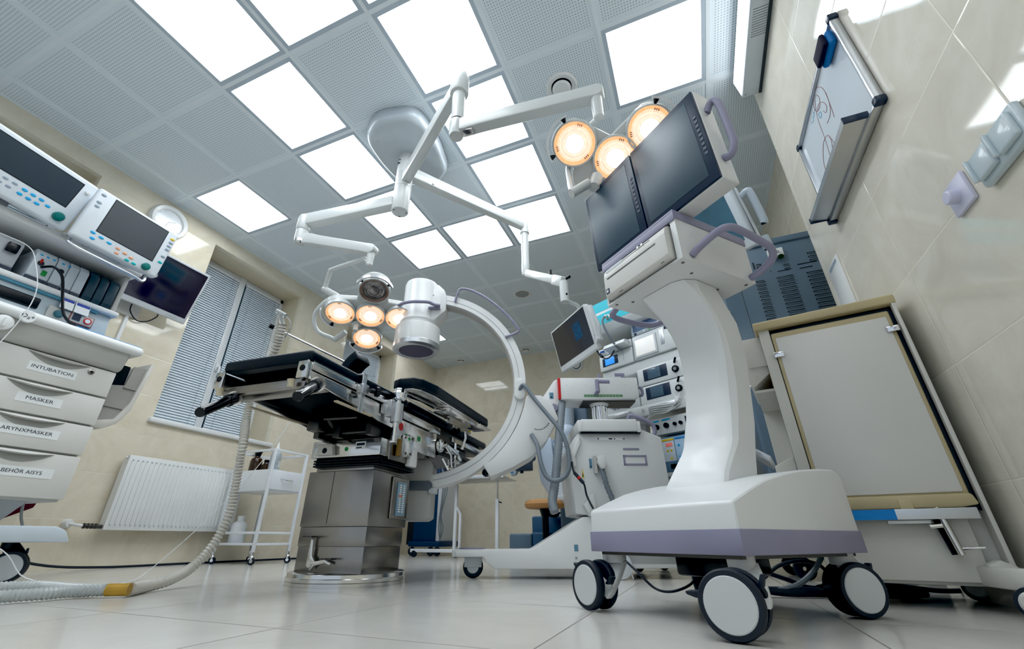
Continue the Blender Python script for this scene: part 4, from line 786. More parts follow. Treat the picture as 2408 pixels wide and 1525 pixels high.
b = MB(CF, mat=bw); b.prism([(.42, .34), (.45, .36), (.455, .39), (.48, .39), (.485, .33), (.465, .285), (.45, .285)], 2.44, 2.5, 'y', bev=.006); b.m(cw).prism([(.375, .60), (.43, .70), (.435, .66), (.40, .59), (.405, .54), (.38, .53)], 2.48, 2.52, 'y', bev=.004); build_each(b, 'cable_holder', C)
b = MB(CF, mat=yellow); b.prism([(.432, .48), (.445, .48), (.437, .53)], 2.4975, 2.5, 'y'); b.m(darkt).prism([(.4345, .485), (.4415, .485), (.437, .51)], 2.4968, 2.4976, 'y'); b.build('warning_sticker', C)
# base leg
b = MB(CF, mat=cw); b.prism([(-.245, .132), (-.24, .098), (-.10, .098), (-.085, .075), (-.04, .045), (.49, .045), (.92, .05), (.92, .30), (.42, .285), (.15, .135)], 2.50, 2.72, 'y', bev=.007); b.box(-.26, -.22, 2.51, 2.71, .098, .134, .006); b.build('base_leg', C)
b = MB(CF, mat=lilac); b.lathe([(.07, 0), (.07, .006), (0, .008)], (-.165, 2.61, .133), (0, 0, 1), 28); b.build('step_pad', C)
b = MB(CF, mat=P('blue_sticker', (.12, .26, .36), .4)); b.box(.365, .385, 2.4985, 2.50, .125, .155); b.m(steel2).lathe([(.006, 0), (.005, .004), (0, .004)], (.372, 2.5, .095), (0, -1, 0), 14); b.build('leg_sticker', C)
for (xx, yy) in ((-.155, 2.60), (.60, 2.56), (.60, 2.86)):
    c = CF @ V((xx+.0, yy-.02, .052)); b = MB(CF, mat=rub); b.lathe([(.015, -.018), (.046, -.018), (.052, -.01), (.052, .01), (.046, .018), (.015, .018)], (xx, yy, .052), (0, 1, 0), 36); o = b.build('castor_wheel', C); b = MB(CF, mat=lgrey); b.lathe([(0, -.020), (.03, -.020), (.03, .020), (0, .020)], (xx, yy, .052), (0, 1, 0), 28); b.box(xx-.045, xx+.045, yy-.024, yy-.020, .05, .10, .003); b.box(xx-.045, xx+.045, yy+.020, yy+.024, .05, .10, .003); b.box(xx-.045, xx+.045, yy-.024, yy+.024, .094, .105); b.build('wheel_fork', o)
b = MB(CF, mat=lgrey); b.lathe([(.0, 0), (.055, 0), (.06, .012), (.0, .018)], (.585, 2.485, .062), (0, -1, 0), 28, ); b.m(steel2).tube([(.63, 2.49, .05), (.645, 2.48, .004)], .004, 8); b.build('wheel_cover', C)
# hanging hoses and cables
qh = [(.155, 2.60, 1.115-.0), (.22, 2.58, 1.02), (.30, 2.57, .92), (.37, 2.56, .80), (.425, 2.55, .69), (.445, 2.54, .58), (.43, 2.53, .47), (.37, 2.53, .43), (.30, 2.53, .47), (.275, 2.54, .57), (.25, 2.58, .68), (.21, 2.64, .735)]
cp = lambda u, v, D: atp(u, v, CE2*D, CE2)
b = MB(mat=hosem); b.tube(smooth_pts([CF @ ap(.605, -6, D0-.02)]+[cp(u, v, D) for u, v, D in ((1232, 905, 2.60), (1255, 935, 2.57), (1290, 977, 2.52), (1318, 1012, 2.48), (1334, 1050, 2.46), (1339, 1090, 2.45), (1330, 1118, 2.45), (1306, 1130, 2.46), (1284, 1118, 2.48), (1271, 1085, 2.50), (1263, 1045, 2.54), (1250, 1022, 2.60))], 6), .0125, 12); b.build('arc_cable', C)
b = MB(CF, mat=P('ribbed_grey', (.22, .25, .28), .4)); b.F = Matrix(); corrugated(b, smooth_pts([cp(u, v, D) for u, v, D in ((1321, 945, 2.66), (1316, 1010, 2.60), (1312, 1060, 2.56), (1308, 1110, 2.54), (1303, 1150, 2.52), (1299, 1180, 2.50), (1306, 1208, 2.48))], 30), .022, .026, .008); b.build('ribbed_hose', C, ang=80)
b = MB(mat=rub); pts = [at(u, v, d=d_) for u, v, d_ in ((1345, 1085, 2.35), (1350, 1110, 2.32), (1372, 1135, 2.28), (1380, 1165, 2.25), (1395, 1195, 2.2))]; b.tube(smooth_pts(pts), .005, 8); b.cyl(pts[1], pts[2], .009, n=12); b.m(red).cyl(pts[1].lerp(pts[2], .45), pts[1].lerp(pts[2], .62), .0095, n=12); b.build('data_cable', C)
# ================================================================= CEILING PENDANT: cover, column, three arms
pw = P('pendant_white', (.60, .62, .615), .3, coat=.2, var=.02); px_, py_ = -1.592, 1.912
Pn = thing('ceiling_pendant', (px_, py_, ZC-.01), 'white three-armed ceiling pendant with a silver-grey triangular ceiling cover', 'pendant')
def rpoly(pts, r, k=6):
    out = []; n = len(pts)
    for i in range(n):
        p = V(pts[i]); a = (V(pts[i-1])-p); c = (V(pts[(i+1) % n])-p); ra = min(r, a.length*.45, c.length*.45); a = p+a.normalized()*ra; c = p+c.normalized()*ra
        for j in range(k+1): t = j/k; out.append(tuple((1-t)**2*a+2*t*(1-t)*p+t*t*c))
    return out
cov = [(-1.80, 1.66), (-1.63, 1.55), (-1.33, 1.62), (-1.32, 1.90), (-1.39, 2.20), (-1.60, 2.27), (-1.81, 2.15), (-1.83, 1.90)]
cover_m = P('cover_silver', (.48, .53, .57), .35, metal=.1, coat=.2)
o1 = rpoly(cov, .10); cc = V((-1.58, 1.92)); lev = [(1.0, ZC-.004), (1.0, ZC-.05), (.975, ZC-.085), (.93, ZC-.105), (.86, ZC-.117), (.5, ZC-.12), (0.05, ZC-.12)]
vs = []; n = len(o1)
for s_, z in lev: vs += [tuple(cc+(V(p)-cc)*s_)+(z,) for p in o1]
fs = [(i*n+j, i*n+(j+1) % n, (i+1)*n+(j+1) % n, (i+1)*n+j) for i in range(len(lev)-1) for j in range(n)]
b = MB(mat=cover_m); b.add(vs, fs); b.build('ceiling_cover', Pn, ang=50)
b = MB(mat=chrome); b.lathe([(.007, 0), (.006, .003), (0, .003)], (-1.70, 1.70, ZC-.12), (0, 0, -1), 12); b.build('cover_screw', Pn)
R_ = .060
b = MB(mat=pw); b.lathe([(R_-.004, 2.78), (R_-.004, 2.65), (R_, 2.648), (R_, 2.57), (R_-.002, 2.568), (R_, 2.566), (R_, 2.445), (R_-.002, 2.443), (R_, 2.441), (R_, 2.236), (R_-.004, 2.230), (0, 2.230)], (px_, py_, 0), (0, 0, 1), 40); b.build('column', Pn)
b = MB(mat=black)
for (a, z) in ((-.9, 2.69), (-.3, 2.69), (-.5, 2.66), (-.3, 2.66)): b.sph((px_+R_*math.sin(a)*.98, py_-R_*math.cos(a)*.98, z), .005, 8)
for a in (.6, 2.2, 4.2): b.lathe([(.005, 0), (.005, .001), (0, .001)], (px_+.045*math.cos(a), py_+.045*math.sin(a), 2.230), (0, 0, -1), 10)
b.build('screw_holes', Pn)
# arm 1 -> big lamp
def armbeam(b, p, q, w0, h0, w1, h1):
    p, q = V(p), V(q); x = (q-p).normalized(); y = V((0, 0, 1)).cross(x).normalized(); z = x.cross(y); L_ = (q-p).length; F = b.F; b.F = frame(p, x, y, z)
    bm = bmesh.new(); vs = [bm.verts.new(c) for c in ((0, -w0/2, -h0/2), (0, w0/2, -h0/2), (0, w0/2, h0/2), (0, -w0/2, h0/2), (L_, -w1/2, -h1/2), (L_, w1/2, -h1/2), (L_, w1/2, h1/2), (L_, -w1/2, h1/2))]
    for f in ((0, 3, 2, 1), (4, 5, 6, 7), (0, 1, 5, 4), (1, 2, 6, 5), (2, 3, 7, 6), (3, 0, 4, 7)): bm.faces.new([vs[i] for i in f])
    bmesh.ops.bevel(bm, geom=bm.edges[:], offset=.008, segments=2, affect='EDGES', profile=.5); b.addbm(bm); b.F = F
E1 = V((-.865, 1.408, 0)); h1 = V((E1.x, E1.y, 0)); c0 = V((px_, py_, 2.52)); b = MB(mat=pw)
dd = (V((E1.x, E1.y, 2.52))-c0).normalized(); armbeam(b, c0-dd*.075, V((E1.x, E1.y, 2.535))-dd*.02, .070, .105, .058, .10)
b.lathe([(0, 2.665), (.046, 2.662), (.053, 2.65), (.053, 2.452), (.049, 2.446), (.034, 2.444)], E1, (0, 0, 1), 32); b.lathe([(.036, 2.47), (.036, 2.225)], E1, (0, 0, 1), 32); b.build('upper_arm', Pn)
SL = thing('surgical_lamp', (E1.x, E1.y, 2.2), 'larger surgical lamp with amber-rimmed lenses on a spring arm, behind the twin monitors', 'surgical lamp')
Q1 = at(1400, 222, d=2.10); K1 = V((E1.x, E1.y, 2.165))
b = MB(mat=pw); b.lathe([(0, 2.215), (.040, 2.212), (.042, 2.20), (.042, 2.13), (.036, 2.105), (0, 2.10)], E1, (0, 0, 1), 32); b.build('knuckle', SL)
d1 = (Q1-K1).normalized(); side = V((0, 0, 1)).cross(d1).normalized(); up = d1.cross(side)
def springarm(b, p, q, r0, r1, w):
    p, q = V(p), V(q); x = (q-p).normalized(); y = V((0, 0, 1)).cross(x).normalized(); z = x.cross(y); L_ = (q-p).length; F = b.F; b.F = frame(p, x, y, z); o = []
    for k in range(13): a = PI/2+PI*k/12; o.append((r0*math.cos(a), r0*math.sin(a)))
    o += [(L_*.15, -r0*.86), (L_*.5, -r1*.95), (L_*.9, -r1*.9)]
    for k in range(11): a = -PI/2+PI*k/10; o.append((L_+r1*math.cos(a), r1*math.sin(a)))
    o += [(L_*.9, r1*.95), (L_*.5, r1*1.0), (L_*.2, r0*.9), (L_*.1, r0*1.0)]
    b.prism(o, -w/2, w/2, 'y', bev=.010, seg=3); b.F = F
b = MB(mat=pw); springarm(b, K1+d1*.045, Q1, .046, .040, .062); b.build('spring_arm', SL)
b = MB(mat=steel2); F0 = frame(K1+d1*.05, d1, side, up); b.F = F0; b.lathe([(.047, -.024), (.047, .024)], (0, 0, 0), (0, 1, 0), 28, -2.6, -1.2); b.F = F0; b.box(-.03, .055, -.022, .022, -.052, -.044, .003); build_each(b, 'chrome_band', SL)
w1 = onv(1419, 268, Q1); b = MB(mat=pw); b.cyl(Q1+V((0, 0, .02)), V((Q1.x, Q1.y, w1.z-.01)), .028, .025, 24); b.sph((Q1.x, Q1.y, w1.z-.01), .026, 16); b.build('drop_post', SL)
def lamp_head(root, C_, n, a, bb, R, pm, unlit=(), skip=()):
    """C_ centre of middle lens; n lens normal; a, bb vectors to two neighbouring lenses; 5 lenses in a cross"""
    n = V(n).normalized(); a = a-n*a.dot(n); bb = bb-n*bb.dot(n); cs = [C_, C_+a, C_+bb, C_-a, C_-bb]; cs_all = cs; cs = [c for k, c in enumerate(cs) if k not in skip]
    # plate: four lobes joined through concave sides, built as extruded outline
    ex = a.normalized(); ey = n.cross(ex); F = frame(C_, ex, ey, n); to2 = lambda v: (v.dot(ex), v.dot(ey))
    lobes = sorted([to2(a), to2(bb), to2(-a), to2(-bb*(.62 if skip else 1))], key=lambda p: math.atan2(p[1], p[0])); out = []
    for i, p in enumerate(lobes):
        t = math.atan2(p[1], p[0])
        for k in range(13): q = t-1.25+2.5*k/12; out.append((p[0]+math.cos(q)*R*1.13, p[1]+math.sin(q)*R*1.13))
        p2 = lobes[(i+1) % 4]; t2 = math.atan2(p2[1], p2[0]); m = V(p)+V(p2); m = m/2; l_ = m.length; out.append(tuple(m*(1.02)))
    b = MB(F, mat=pm); b.prism(out, -.075, -.022, 'z', bev=.014, seg=3); b.build('lamp_body', root)
    for k, c in enumerate(cs):
        q = MB(mat=pm); q.lathe([(R*1.05, -.06), (R*1.10, -.03), (R*1.08, .004), (R*1.0, .008), (R*.98, .0)], c, n, 44); S_ = q.build('lamp_pod', root)
        on = k not in unlit
        q = MB(mat=rim_on if on else rim_off); q.lathe([(R*.99, .002), (R*.90, -.004), (R*.83, -.008)], c, n, 44); q.build('reflector_rim', S_)
        q = MB(mat=lens_on if on else lens_off); pr = [(R*.83, -.008), (R*.72, .000), (R*.70, -.004), (R*.55, .004), (R*.53, -.001), (R*.44, .004)]; q.lathe(pr, c, n, 44); q.m(core_on if on else lens_off).lathe([(R*.44, .004), (R*.36, .006), (R*.34, .001), (R*.14, .006), (.0, .006)], c, n, 44); q.build('lens', S_)
        q = MB(mat=P('clip_metal', (.30, .22, .14), .5))
        for j in range(3):
            t = .6+j*2.094; p = c+(ex*math.cos(t)+ey*math.sin(t))*R*.90; tt = (ex*-math.sin(t)+ey*math.cos(t))
            for s_ in (-1, 0, 1): q.beam(p+tt*s_*R*.09-ex*0, p+tt*s_*R*.09+(ex*math.cos(t)+ey*math.sin(t))*-R*.10, .004, .004, up=n)
        q.build('lens_clips', S_)
    return cs_all, F, ex, ey, n
rim_on = P('rim_amber_lit', (.9, .45, .2), .3, emis=.7, ecol=(1, .52, .26), var=.3, scale=90); rim_off = P('rim_amber_dark', (.35, .20, .15), .15, coat=.5, trans=.2)
lens_on = P('lens_lit', (.9, .8, .7), .12, emis=.62, ecol=(1, .74, .55), var=.3, scale=70); core_on = P('lens_core_lit', (1, 1, 1), .2, emis=3.2, ecol=(1, .95, .88), var=0); lens_off = P('lens_dark', (.30, .28, .28), .08, metal=.5, coat=.6, var=.5, scale=30)
n_b = ((CAM-at(1400, 360, d=2.0)).normalized()+V((.0, .05, -.12))).normalized()
Cb = at(1447, 372, d=1.98); Ab = atp(1351, 338, Cb, n_b)-Cb; Bb = atp(1528, 303, Cb, n_b)-Cb
cs, F, ex, ey, nn = lamp_head(SL, Cb, n_b, Ab, Bb, .094, pw, skip=(4,))
b = MB(mat=alu)
def guard(b, c, a0, a1, R, n, ex, ey, off=.01):
    pts = [c+(ex*math.cos(t)+ey*math.sin(t))*R*1.34+n*off for t in [a0+(a1-a0)*k/14 for k in range(15)]]
    F = b.F; vs = []
    for k, p in enumerate(pts):
        t = a0+(a1-a0)*k/14; r_ = (ex*math.cos(t)+ey*math.sin(t)); vs += [p-n*.014-r_*.006, p-n*.014+r_*.003, p+n*.012+r_*.003, p+n*.012-r_*.006]
    fs = [(i*4+j, i*4+(j+1) % 4, i*4+4+(j+1) % 4, i*4+4+j) for i in range(14) for j in range(4)]+[(0, 1, 2, 3), (59, 58, 57, 56)]
    b.add(vs, fs)
ta = math.atan2(Ab.dot(ey), Ab.dot(ex)); tb_ = math.atan2(Bb.dot(ey), Bb.dot(ex))
guard(b, cs[1], ta-.9, ta+1.0, .094, nn, ex, ey); guard(b, cs[2], tb_-1.0, tb_+.9, .094, nn, ex, ey); build_each(b, 'guard_rail', SL)
b = MB(mat=black)
for c, t in ((cs[1], ta-.75), (cs[1], ta+.85), (cs[2], tb_-.85), (cs[2], tb_+.75)):
    r_ = ex*math.cos(t)+ey*math.sin(t); b.cyl(c+r_*.100, c+r_*.124+nn*.006, .006, .015, 12)
build_each(b, 'rail_mount', SL)
b = MB(mat=pw); hub = atp(1402, 424, Cb, nn); yk = [(Q1.x, Q1.y, w1.z-.012), at(1388, 295, d=2.1), at(1360, 330, d=2.16), at(1338, 385, d=2.08), at(1340, 425, d=2.0), at(1345, 450, d=1.92)]
b.tube(smooth_pts(yk, 6), .0135, 12); b.cyl(at(1343, 455, d=1.90), at(1385, 430, d=1.93), .021, n=20); b.cyl(at(1378, 434, d=1.93), at(1402, 424, d=1.95), .015, n=16); b.cyl(at(1396, 440, d=1.92), at(1404, 415, d=1.96), .026, n=24); b.build('yoke', SL)
# arm 2 -> small lamp
E2 = V((-2.335, 1.770, 0)); c0 = V((px_, py_, 2.325)); b = MB(mat=pw); dd = (V((E2.x, E2.y, 2.30))-c0).normalized()
armbeam(b, c0+dd*.05, V((E2.x, E2.y, 2.275))-dd*.0, .075, .085, .068, .10); b.lathe([(0, 2.32), (.040, 2.318), (.046, 2.30), (.046, 2.20), (.040, 2.190), (.036, 2.188)], E2, (0, 0, 1), 32); b.build('lower_arm', Pn)
S2 = thing('surgical_lamp', (E2.x, E2.y, 2.1), 'smaller surgical lamp with its top lens unlit, between the window and the x-ray detector', 'surgical lamp')
b = MB(mat=pw); b.lathe([(0, 2.19), (.041, 2.186), (.042, 2.12), (.038, 2.085), (.02, 2.07), (0, 2.07)], E2, (0, 0, 1), 32); b.build('knuckle', S2)
b = MB(mat=steel2); b.lathe([(.043, 2.10), (.043, 2.08), (.03, 2.068)], E2, (0, 0, 1), 28, 3.2, 5.2); build_each(b, 'chrome_band', S2)
K2 = V((E2.x+.03, E2.y+.01, 2.115)); Q2 = at(874, 588, d=2.82); b = MB(mat=pw); springarm(b, K2+(Q2-K2).normalized()*.03, Q2, .042, .036, .055); b.build('spring_arm', S2)
z2 = onv(870, 622, Q2).z; b = MB(mat=pw); b.cyl(Q2+V((0, 0, .0)), V((Q2.x, Q2.y, z2)), .026, .020, 20); b.sph((Q2.x, Q2.y, z2), .021, 14); b.build('drop_post', S2)
Dl = 3.02; b = MB(mat=pw)
yk = [(Q2.x, Q2.y, z2+.01), at(858, 609, d=2.85), at(845, 612, d=2.88), at(785, 632, d=2.92), at(776, 640, d=2.93), at(768, 665, d=2.95), at(763, 680, d=2.95)]
b.tube(smooth_pts(yk, 5), .0155, 12); b.sph(at(763, 680, d=2.95), .022, 12); b.cyl(at(763, 680, d=2.95), at(792, 696, d=2.97), .022, n=18); b.cyl(at(792, 696, d=2.97), at(796, 698, d=2.97), .022, n=18)
b.tube(smooth_pts([at(u, v, d=Dl) for u, v in ((780, 699), (755, 718), (740, 740), (740, 765), (752, 782), (775, 792), (786, 798))], 5), .0145, 12); b.cyl(at(786, 799, d=Dl), at(813, 780, d=Dl), .019, n=16); b.build('yoke', S2)
vd = (CAM-at(871, 742, d=3)).normalized(); hz = V((vd.x, vd.y, 0)).normalized(); el = math.radians(66); n_s = hz*math.cos(el)-V((0, 0, 1))*math.sin(el)
Cs = at(871, 742, d=2.95); As = atp(800, 735, Cs, n_s)-Cs; Bs = atp(880, 684, Cs, n_s)-Cs
Bs = Bs.normalized()*min(Bs.length, As.length*1.25)
cs, F, ex, ey, nn = lamp_head(S2, Cs, n_s, As, Bs, .093, pw, unlit=(2,))
b = MB(mat=alu); ta = math.atan2(As.dot(ey), As.dot(ex)); tb_ = math.atan2(Bs.dot(ey), Bs.dot(ex))
guard(b, cs[2], tb_-1.1, tb_+1.1, .093, nn, ex, ey); guard(b, cs[4], tb_+PI-1.1, tb_+PI+1.1, .093, nn, ex, ey); guard(b, cs[1], ta-.2, ta+1.3, .093, nn, ex, ey); build_each(b, 'guard_rail', S2)
b = MB(mat=black)
for c, t in ((cs[2], tb_-.9), (cs[2], tb_+.9), (cs[4], tb_+PI-.9), (cs[4], tb_+PI+.9), (cs[1], ta+1.1)):
    r_ = ex*math.cos(t)+ey*math.sin(t); b.cyl(c+r_*.098, c+r_*.123+nn*.006, .006, .015, 12)
build_each(b, 'rail_mount', S2)
b = MB(mat=pw); p = atp(838, 762, Cs, nn); b.lathe([(.03, -.02), (.03, .005), (.018, .01), (.016, .07), (0, .07)], p, nn, 20); b.build('sterile_handle', S2)
# arm 3 -> hanging monitor
E3 = V((-.985, 2.816, 0)); c0 = V((px_, py_, 2.61)); b = MB(mat=pw); dd = (V((E3.x, E3.y, 2.61))-c0).normalized()
armbeam(b, c0+dd*.03, V((E3.x, E3.y, 2.595)), .075, .095, .055, .085); b.lathe([(0, 2.665), (.034, 2.66), (.036, 2.65), (.036, 2.53), (.040, 2.525), (.040, 2.51), (.032, 2.505), (.032, 2.20), (.034, 2.195), (.034, 2.13), (.028, 2.09), (0, 2.075)], E3, (0, 0, 1), 28); b.m(chrome).lathe([(.008, 0), (.008, .01), (0, .01)], V((px_+.16, py_+.14, 2.565))+V((0, -.0, 0)), (0, 0, -1), 10); b.build('monitor_arm', Pn)
HM = thing('hanging_monitor', (-.62, 2.70, 1.40), 'white-framed dark monitor hanging from the pendant over the x-ray machine', 'monitor')
J = at(1325, 663, d=2.9); K3 = V((E3.x, E3.y, 2.115)); b = MB(mat=pw); dj = (J-K3).normalized(); b.beam(K3+dj*.03, J-dj*.08, .05, .06, .012); b.beam(J-dj*.13, J+dj*.01, .062, .072, .01); b.m(black).cyl(J-dj*.2+V((0, 0, .03)), J-dj*.2+V((0, 0, .075)), .010, n=12); b.cyl(J-dj*.02+V((0, 0, .01)), J+V((.05, -.02, .02)), .010, n=12); b.build('link_arm', HM)
zb = onv(1330, 710, J).z; b = MB(mat=pw); b.cyl(J, V((J.x, J.y, zb)), .030, .028, 20); b.tube(smooth_pts([(J.x, J.y, zb+.02), at(1345, 712, d=2.92), at(1358, 718, d=2.95), at(1364, 730, d=2.98)], 5), .013, 12); b.m(black).sph((J.x+.02, J.y-.02, (J.z+zb)/2-.03), .008, 8); b.build('drop_arm', HM)
yw, pt = -.802, .235; Rz = Matrix.Rotation(yw, 3, 'Z') @ Matrix.Rotation(pt, 3, 'X'); FM = frame((-.620, 2.700, 1.407), Rz @ V((1, 0, 0)), Rz @ V((0, 0, 1)))
b = MB(FM, mat=P('monitor_frame_white', (.68, .71, .72), .3)); b.box(-.240, .240, -.158, .158, -.035, 0, .008, 3); b.box(.235, .262, -.11, .14, -.05, -.01, .006); b.box(-.08, .08, -.08, .08, -.07, -.03, .01); b.build('housing', HM)
b = MB(FM, mat=P('dark_plum_screen', (.012, .010, .018), .1, coat=.6)); b.box(-.226, .222, -.118, .146, -.003, .0012); b.m(P('screen_image_blue', (.0, .05, .12), .3, emis=.05, ecol=(.02, .25, .6), var=.8, scale=45)).box(.045, .135, -.03, .085, .001, .0016); b.build('screen', HM)
b = MB(FM, mat=lgrey); b.lathe([(.02, 0), (.02, .03), (0, .03)], (.245, -.10, -.03), (0, 0, 1), 16); b.tube([(.25, .1, -.03), (.27, 0, -.04), (.25, -.1, -.03)], .014, 10); b.build('side_hinge', HM)
b = MB(FM, mat=rub); b.tube(smooth_pts([(.20, -.16, -.02), (.22, -.20, -.02), (.26, -.235, -.02), (.31, -.24, -.02), (.36, -.22, -.02)]), .0045, 8); b.cyl((.215, -.19, -.02), (.235, -.215, -.02), .009, n=10); b.build('monitor_cable', HM)
# ================================================================= MONITOR CART (foreground)
P0 = V((.068, 1.17, 0)); MX = V((.8, -.6, 0)); MY = V((.6, .8, 0)); KF = frame(P0, MX, MY)
M_ = thing('monitor_cart', tuple(KF @ V((-.245, .27, 0))), 'large white mobile monitor cart with twin screens, curved column and purple-banded base', 'monitor cart')
cwh = P('cart_white', (.70, .71, .715), .36, coat=.12, var=.02)
b = MB(KF, mat=cwh); prof = [(0, .199), (.0, .257), (.03, .268), (.08, .287), (.15, .311), (.233, .330), (.32, .345), (.43, .356), (.50, .359), (.525, .352), (.537, .335), (.537, .199)]
bm = bmesh.new(); A_ = [bm.verts.new((-.489, y, z)) for y, z in prof]; B2 = [bm.verts.new((0, y, z)) for y, z in prof]; bm.faces.new(A_); bm.faces.new(B2[::-1]); n = len(prof)
for i in range(n): bm.faces.new((A_[i], B2[i], B2[(i+1) % n], A_[(i+1) % n]))
bmesh.ops.recalc_face_normals(bm, faces=bm.faces[:]); ed = [e for e in bm.edges if abs(e.verts[0].co.x-e.verts[1].co.x) < 1e-6 and max(e.verts[0].co.z, e.verts[1].co.z) > .25]
ed += [e for e in bm.edges if abs(e.verts[0].co.x-e.verts[1].co.x) > .1 and e.verts[0].co.z > .25 and (e.verts[0].co.y < .001)]
bmesh.ops.bevel(bm, geom=ed, offset=.009, segments=3, affect='EDGES', profile=.5); bmesh.ops.triangulate(bm, faces=[f for f in bm.faces if len(f.verts) > 4]); b.addbm(bm); b.build('base_cover', M_, ang=24)
b = MB(KF, mat=lilac); b.box(-.4915, .0025, -.0025, .5395, .147, .1995, .0015); b.build('bumper_band', M_)
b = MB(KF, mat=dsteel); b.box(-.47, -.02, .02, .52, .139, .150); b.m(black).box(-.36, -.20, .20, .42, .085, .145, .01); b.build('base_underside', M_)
# column: cross-section swept along z with curved profile
zs = [.31, .345, .40, .47, .55, .63, .71, .78, .85, .90, .94, .965, .988]
fr_ = [(.31, .180), (.345, .196), (.44, .280), (.55, .318), (.63, .336), (.71, .345), (.80, .343), (.86, .325), (.92, .285), (.965, .225), (.988, .196)]
bk_ = [(.31, .335), (.355, .365), (.51, .430), (.60, .455), (.70, .468), (.80, .470), (.87, .460), (.95, .400), (.988, .372)]
def itp(tab, z):
    for (z0, v0), (z1, v1) in zip(tab, tab[1:]):
        if z <= z1: t = (z-z0)/(z1-z0); return v0+(v1-v0)*t
    return tab[-1][1]
zz = [.31+(.988-.31)*k/34 for k in range(35)]; def_l = [(.31, -.350), (.345, -.335), (.55, -.325), (.8, -.32), (.9, -.322), (.988, -.325)]; def_r = [(.31, -.132), (.40, -.14), (.6, -.145), (.988, -.125)]
b = MB(KF, mat=cwh); vs = []; m = 0
for z in zz:
    y0, y1, xl, xr = itp(fr_, z), itp(bk_, z), itp(def_l, z), itp(def_r, z); c_ = .030*min(1, max(0, 1-abs(z-.62)/.42))+.008
    if z > .93: c_ = .008+.05*(z-.93)/.058
    ring = [(xl+.01, y0), (xr-c_, y0), (xr-c_*.35, y0+c_*.35), (xr, y0+c_), (xr, y1-.012), (xr-.012, y1), (xl+.012, y1), (xl, y1-.012), (xl, y0+.01)]
    m = len(ring); vs += [(x, y, z) for x, y in ring]
fs = [(i*m+j, i*m+(j+1) % m, (i+1)*m+(j+1) % m, (i+1)*m+j) for i in range(len(zz)-1) for j in range(m)]+[tuple(range(m))[::-1], tuple(range((len(zz)-1)*m, len(zz)*m))]
b.add(vs, fs); b.build('column', M_, ang=28)
# head box
H0 = V((.0854, 1.2882, 0)); HF = frame(H0, (.7615, -.648, 0), (.648, .7615, 0))
hw_ = P('head_white', (.66, .665, .665), .33, coat=.2, var=.02)
b = MB(HF, mat=hw_); b.prism([(-.374, .99), (0, .99), (0, 1.172), (-.022, 1.172), (-.022, .9975), (-.365, .9975), (-.365, 1.172), (-.374, 1.172)], 0, .358, 'y'); b.box(-.366, -.021, .335, .357, .9972, 1.1718); b.box(-.366, -.021, .002, .340, 1.156, 1.1716); b.build('head_box', M_)
b = MB(HF, mat=lilac); b.prism([(-.376, -.004), (.002, -.004), (.002, .36), (-.376, .36)], 1.1725, 1.186, 'z', bev=.002); b.box(-.376, .002, -.005, -.0005, 1.144, 1.174, .001); b.box(.0005, .003, -.003, .36, 1.150, 1.174, .001); b.build('top_rim', M_)
b = MB(HF, mat=black); b.box(-.364, -.023, .0198, .03, .998, 1.155); b.build('printer_bay', M_)
b = MB(HF, mat=steel)
for (x, y) in ((-.022, .024), (-.055, .10), (-.022, .335), (-.345, .02), (-.30, .06), (-.09, .27)): b.lathe([(.006, 0), (.006, .0015), (.003, .0015), (.003, .0005), (0, .0005)], (x, y, .990), (0, 0, -1), 14)
build_each(b, 'screw', M_)
pb_ = P('printer_beige', (.63, .62, .59), .4)
b = MB(HF, mat=pb_); b.prism([(-.026, 1.016), (-.026, 1.10), (-.019, 1.126), (.0, 1.139), (.0195, 1.139), (.0195, 1.006), (-.018, 1.006)], -.350, -.030, 'x', bev=.003); b.build('printer', M_)
b = MB(HF, mat=dsteel); b.box(-.330, -.075, -.0275, -.024, 1.082, 1.087); b.box(-.34, -.10, -.0222, -.019, 1.1165, 1.1185); b.m(steel2); [b.lathe([(.005, 0), (.004, .006), (0, .006)], (x, -.021, 1.119), (0, -1, .4), 12) for x in (-.155, -.135)]; b.m(lgrey).box(-.335, -.24, -.0235, -.0205, 1.112, 1.125, .001); b.m(dsteel); b.box(-.285, -.265, -.0165, -.016, 1.004, 1.010); b.box(-.075, -.06, -.0165, -.016, 1.004, 1.010)
b.m(bezelb).box(-.343, -.325, -.0275, -.0255, 1.020, 1.042); b.m(paper).box(-.339, -.330, -.0282, -.0274, 1.026, 1.037); b.build('printer_details', M_)
b = MB(HF, mat=lilac)
b.tube(smooth_pts([(0, .048, 1.012), (.03, .055, 1.03), (.085, .085, 1.065), (.108, .115, 1.075), (.112, .16, 1.075), (.112, .26, 1.065), (.112, .30, 1.055), (.095, .33, 1.035), (.05, .335, 1.015), (0, .338, 1.008)], 5), .0125, 12); b.build('side_handle', M_)
b = MB(HF, mat=lilac); b.tube(smooth_pts([(-.374, .06, 1.01), (-.41, .07, 1.01), (-.46, .10, 1.01), (-.47, .2, 1.01), (-.45, .30, 1.01), (-.374, .32, 1.01)], 5), .0125, 12); b.build('side_handle', M_)
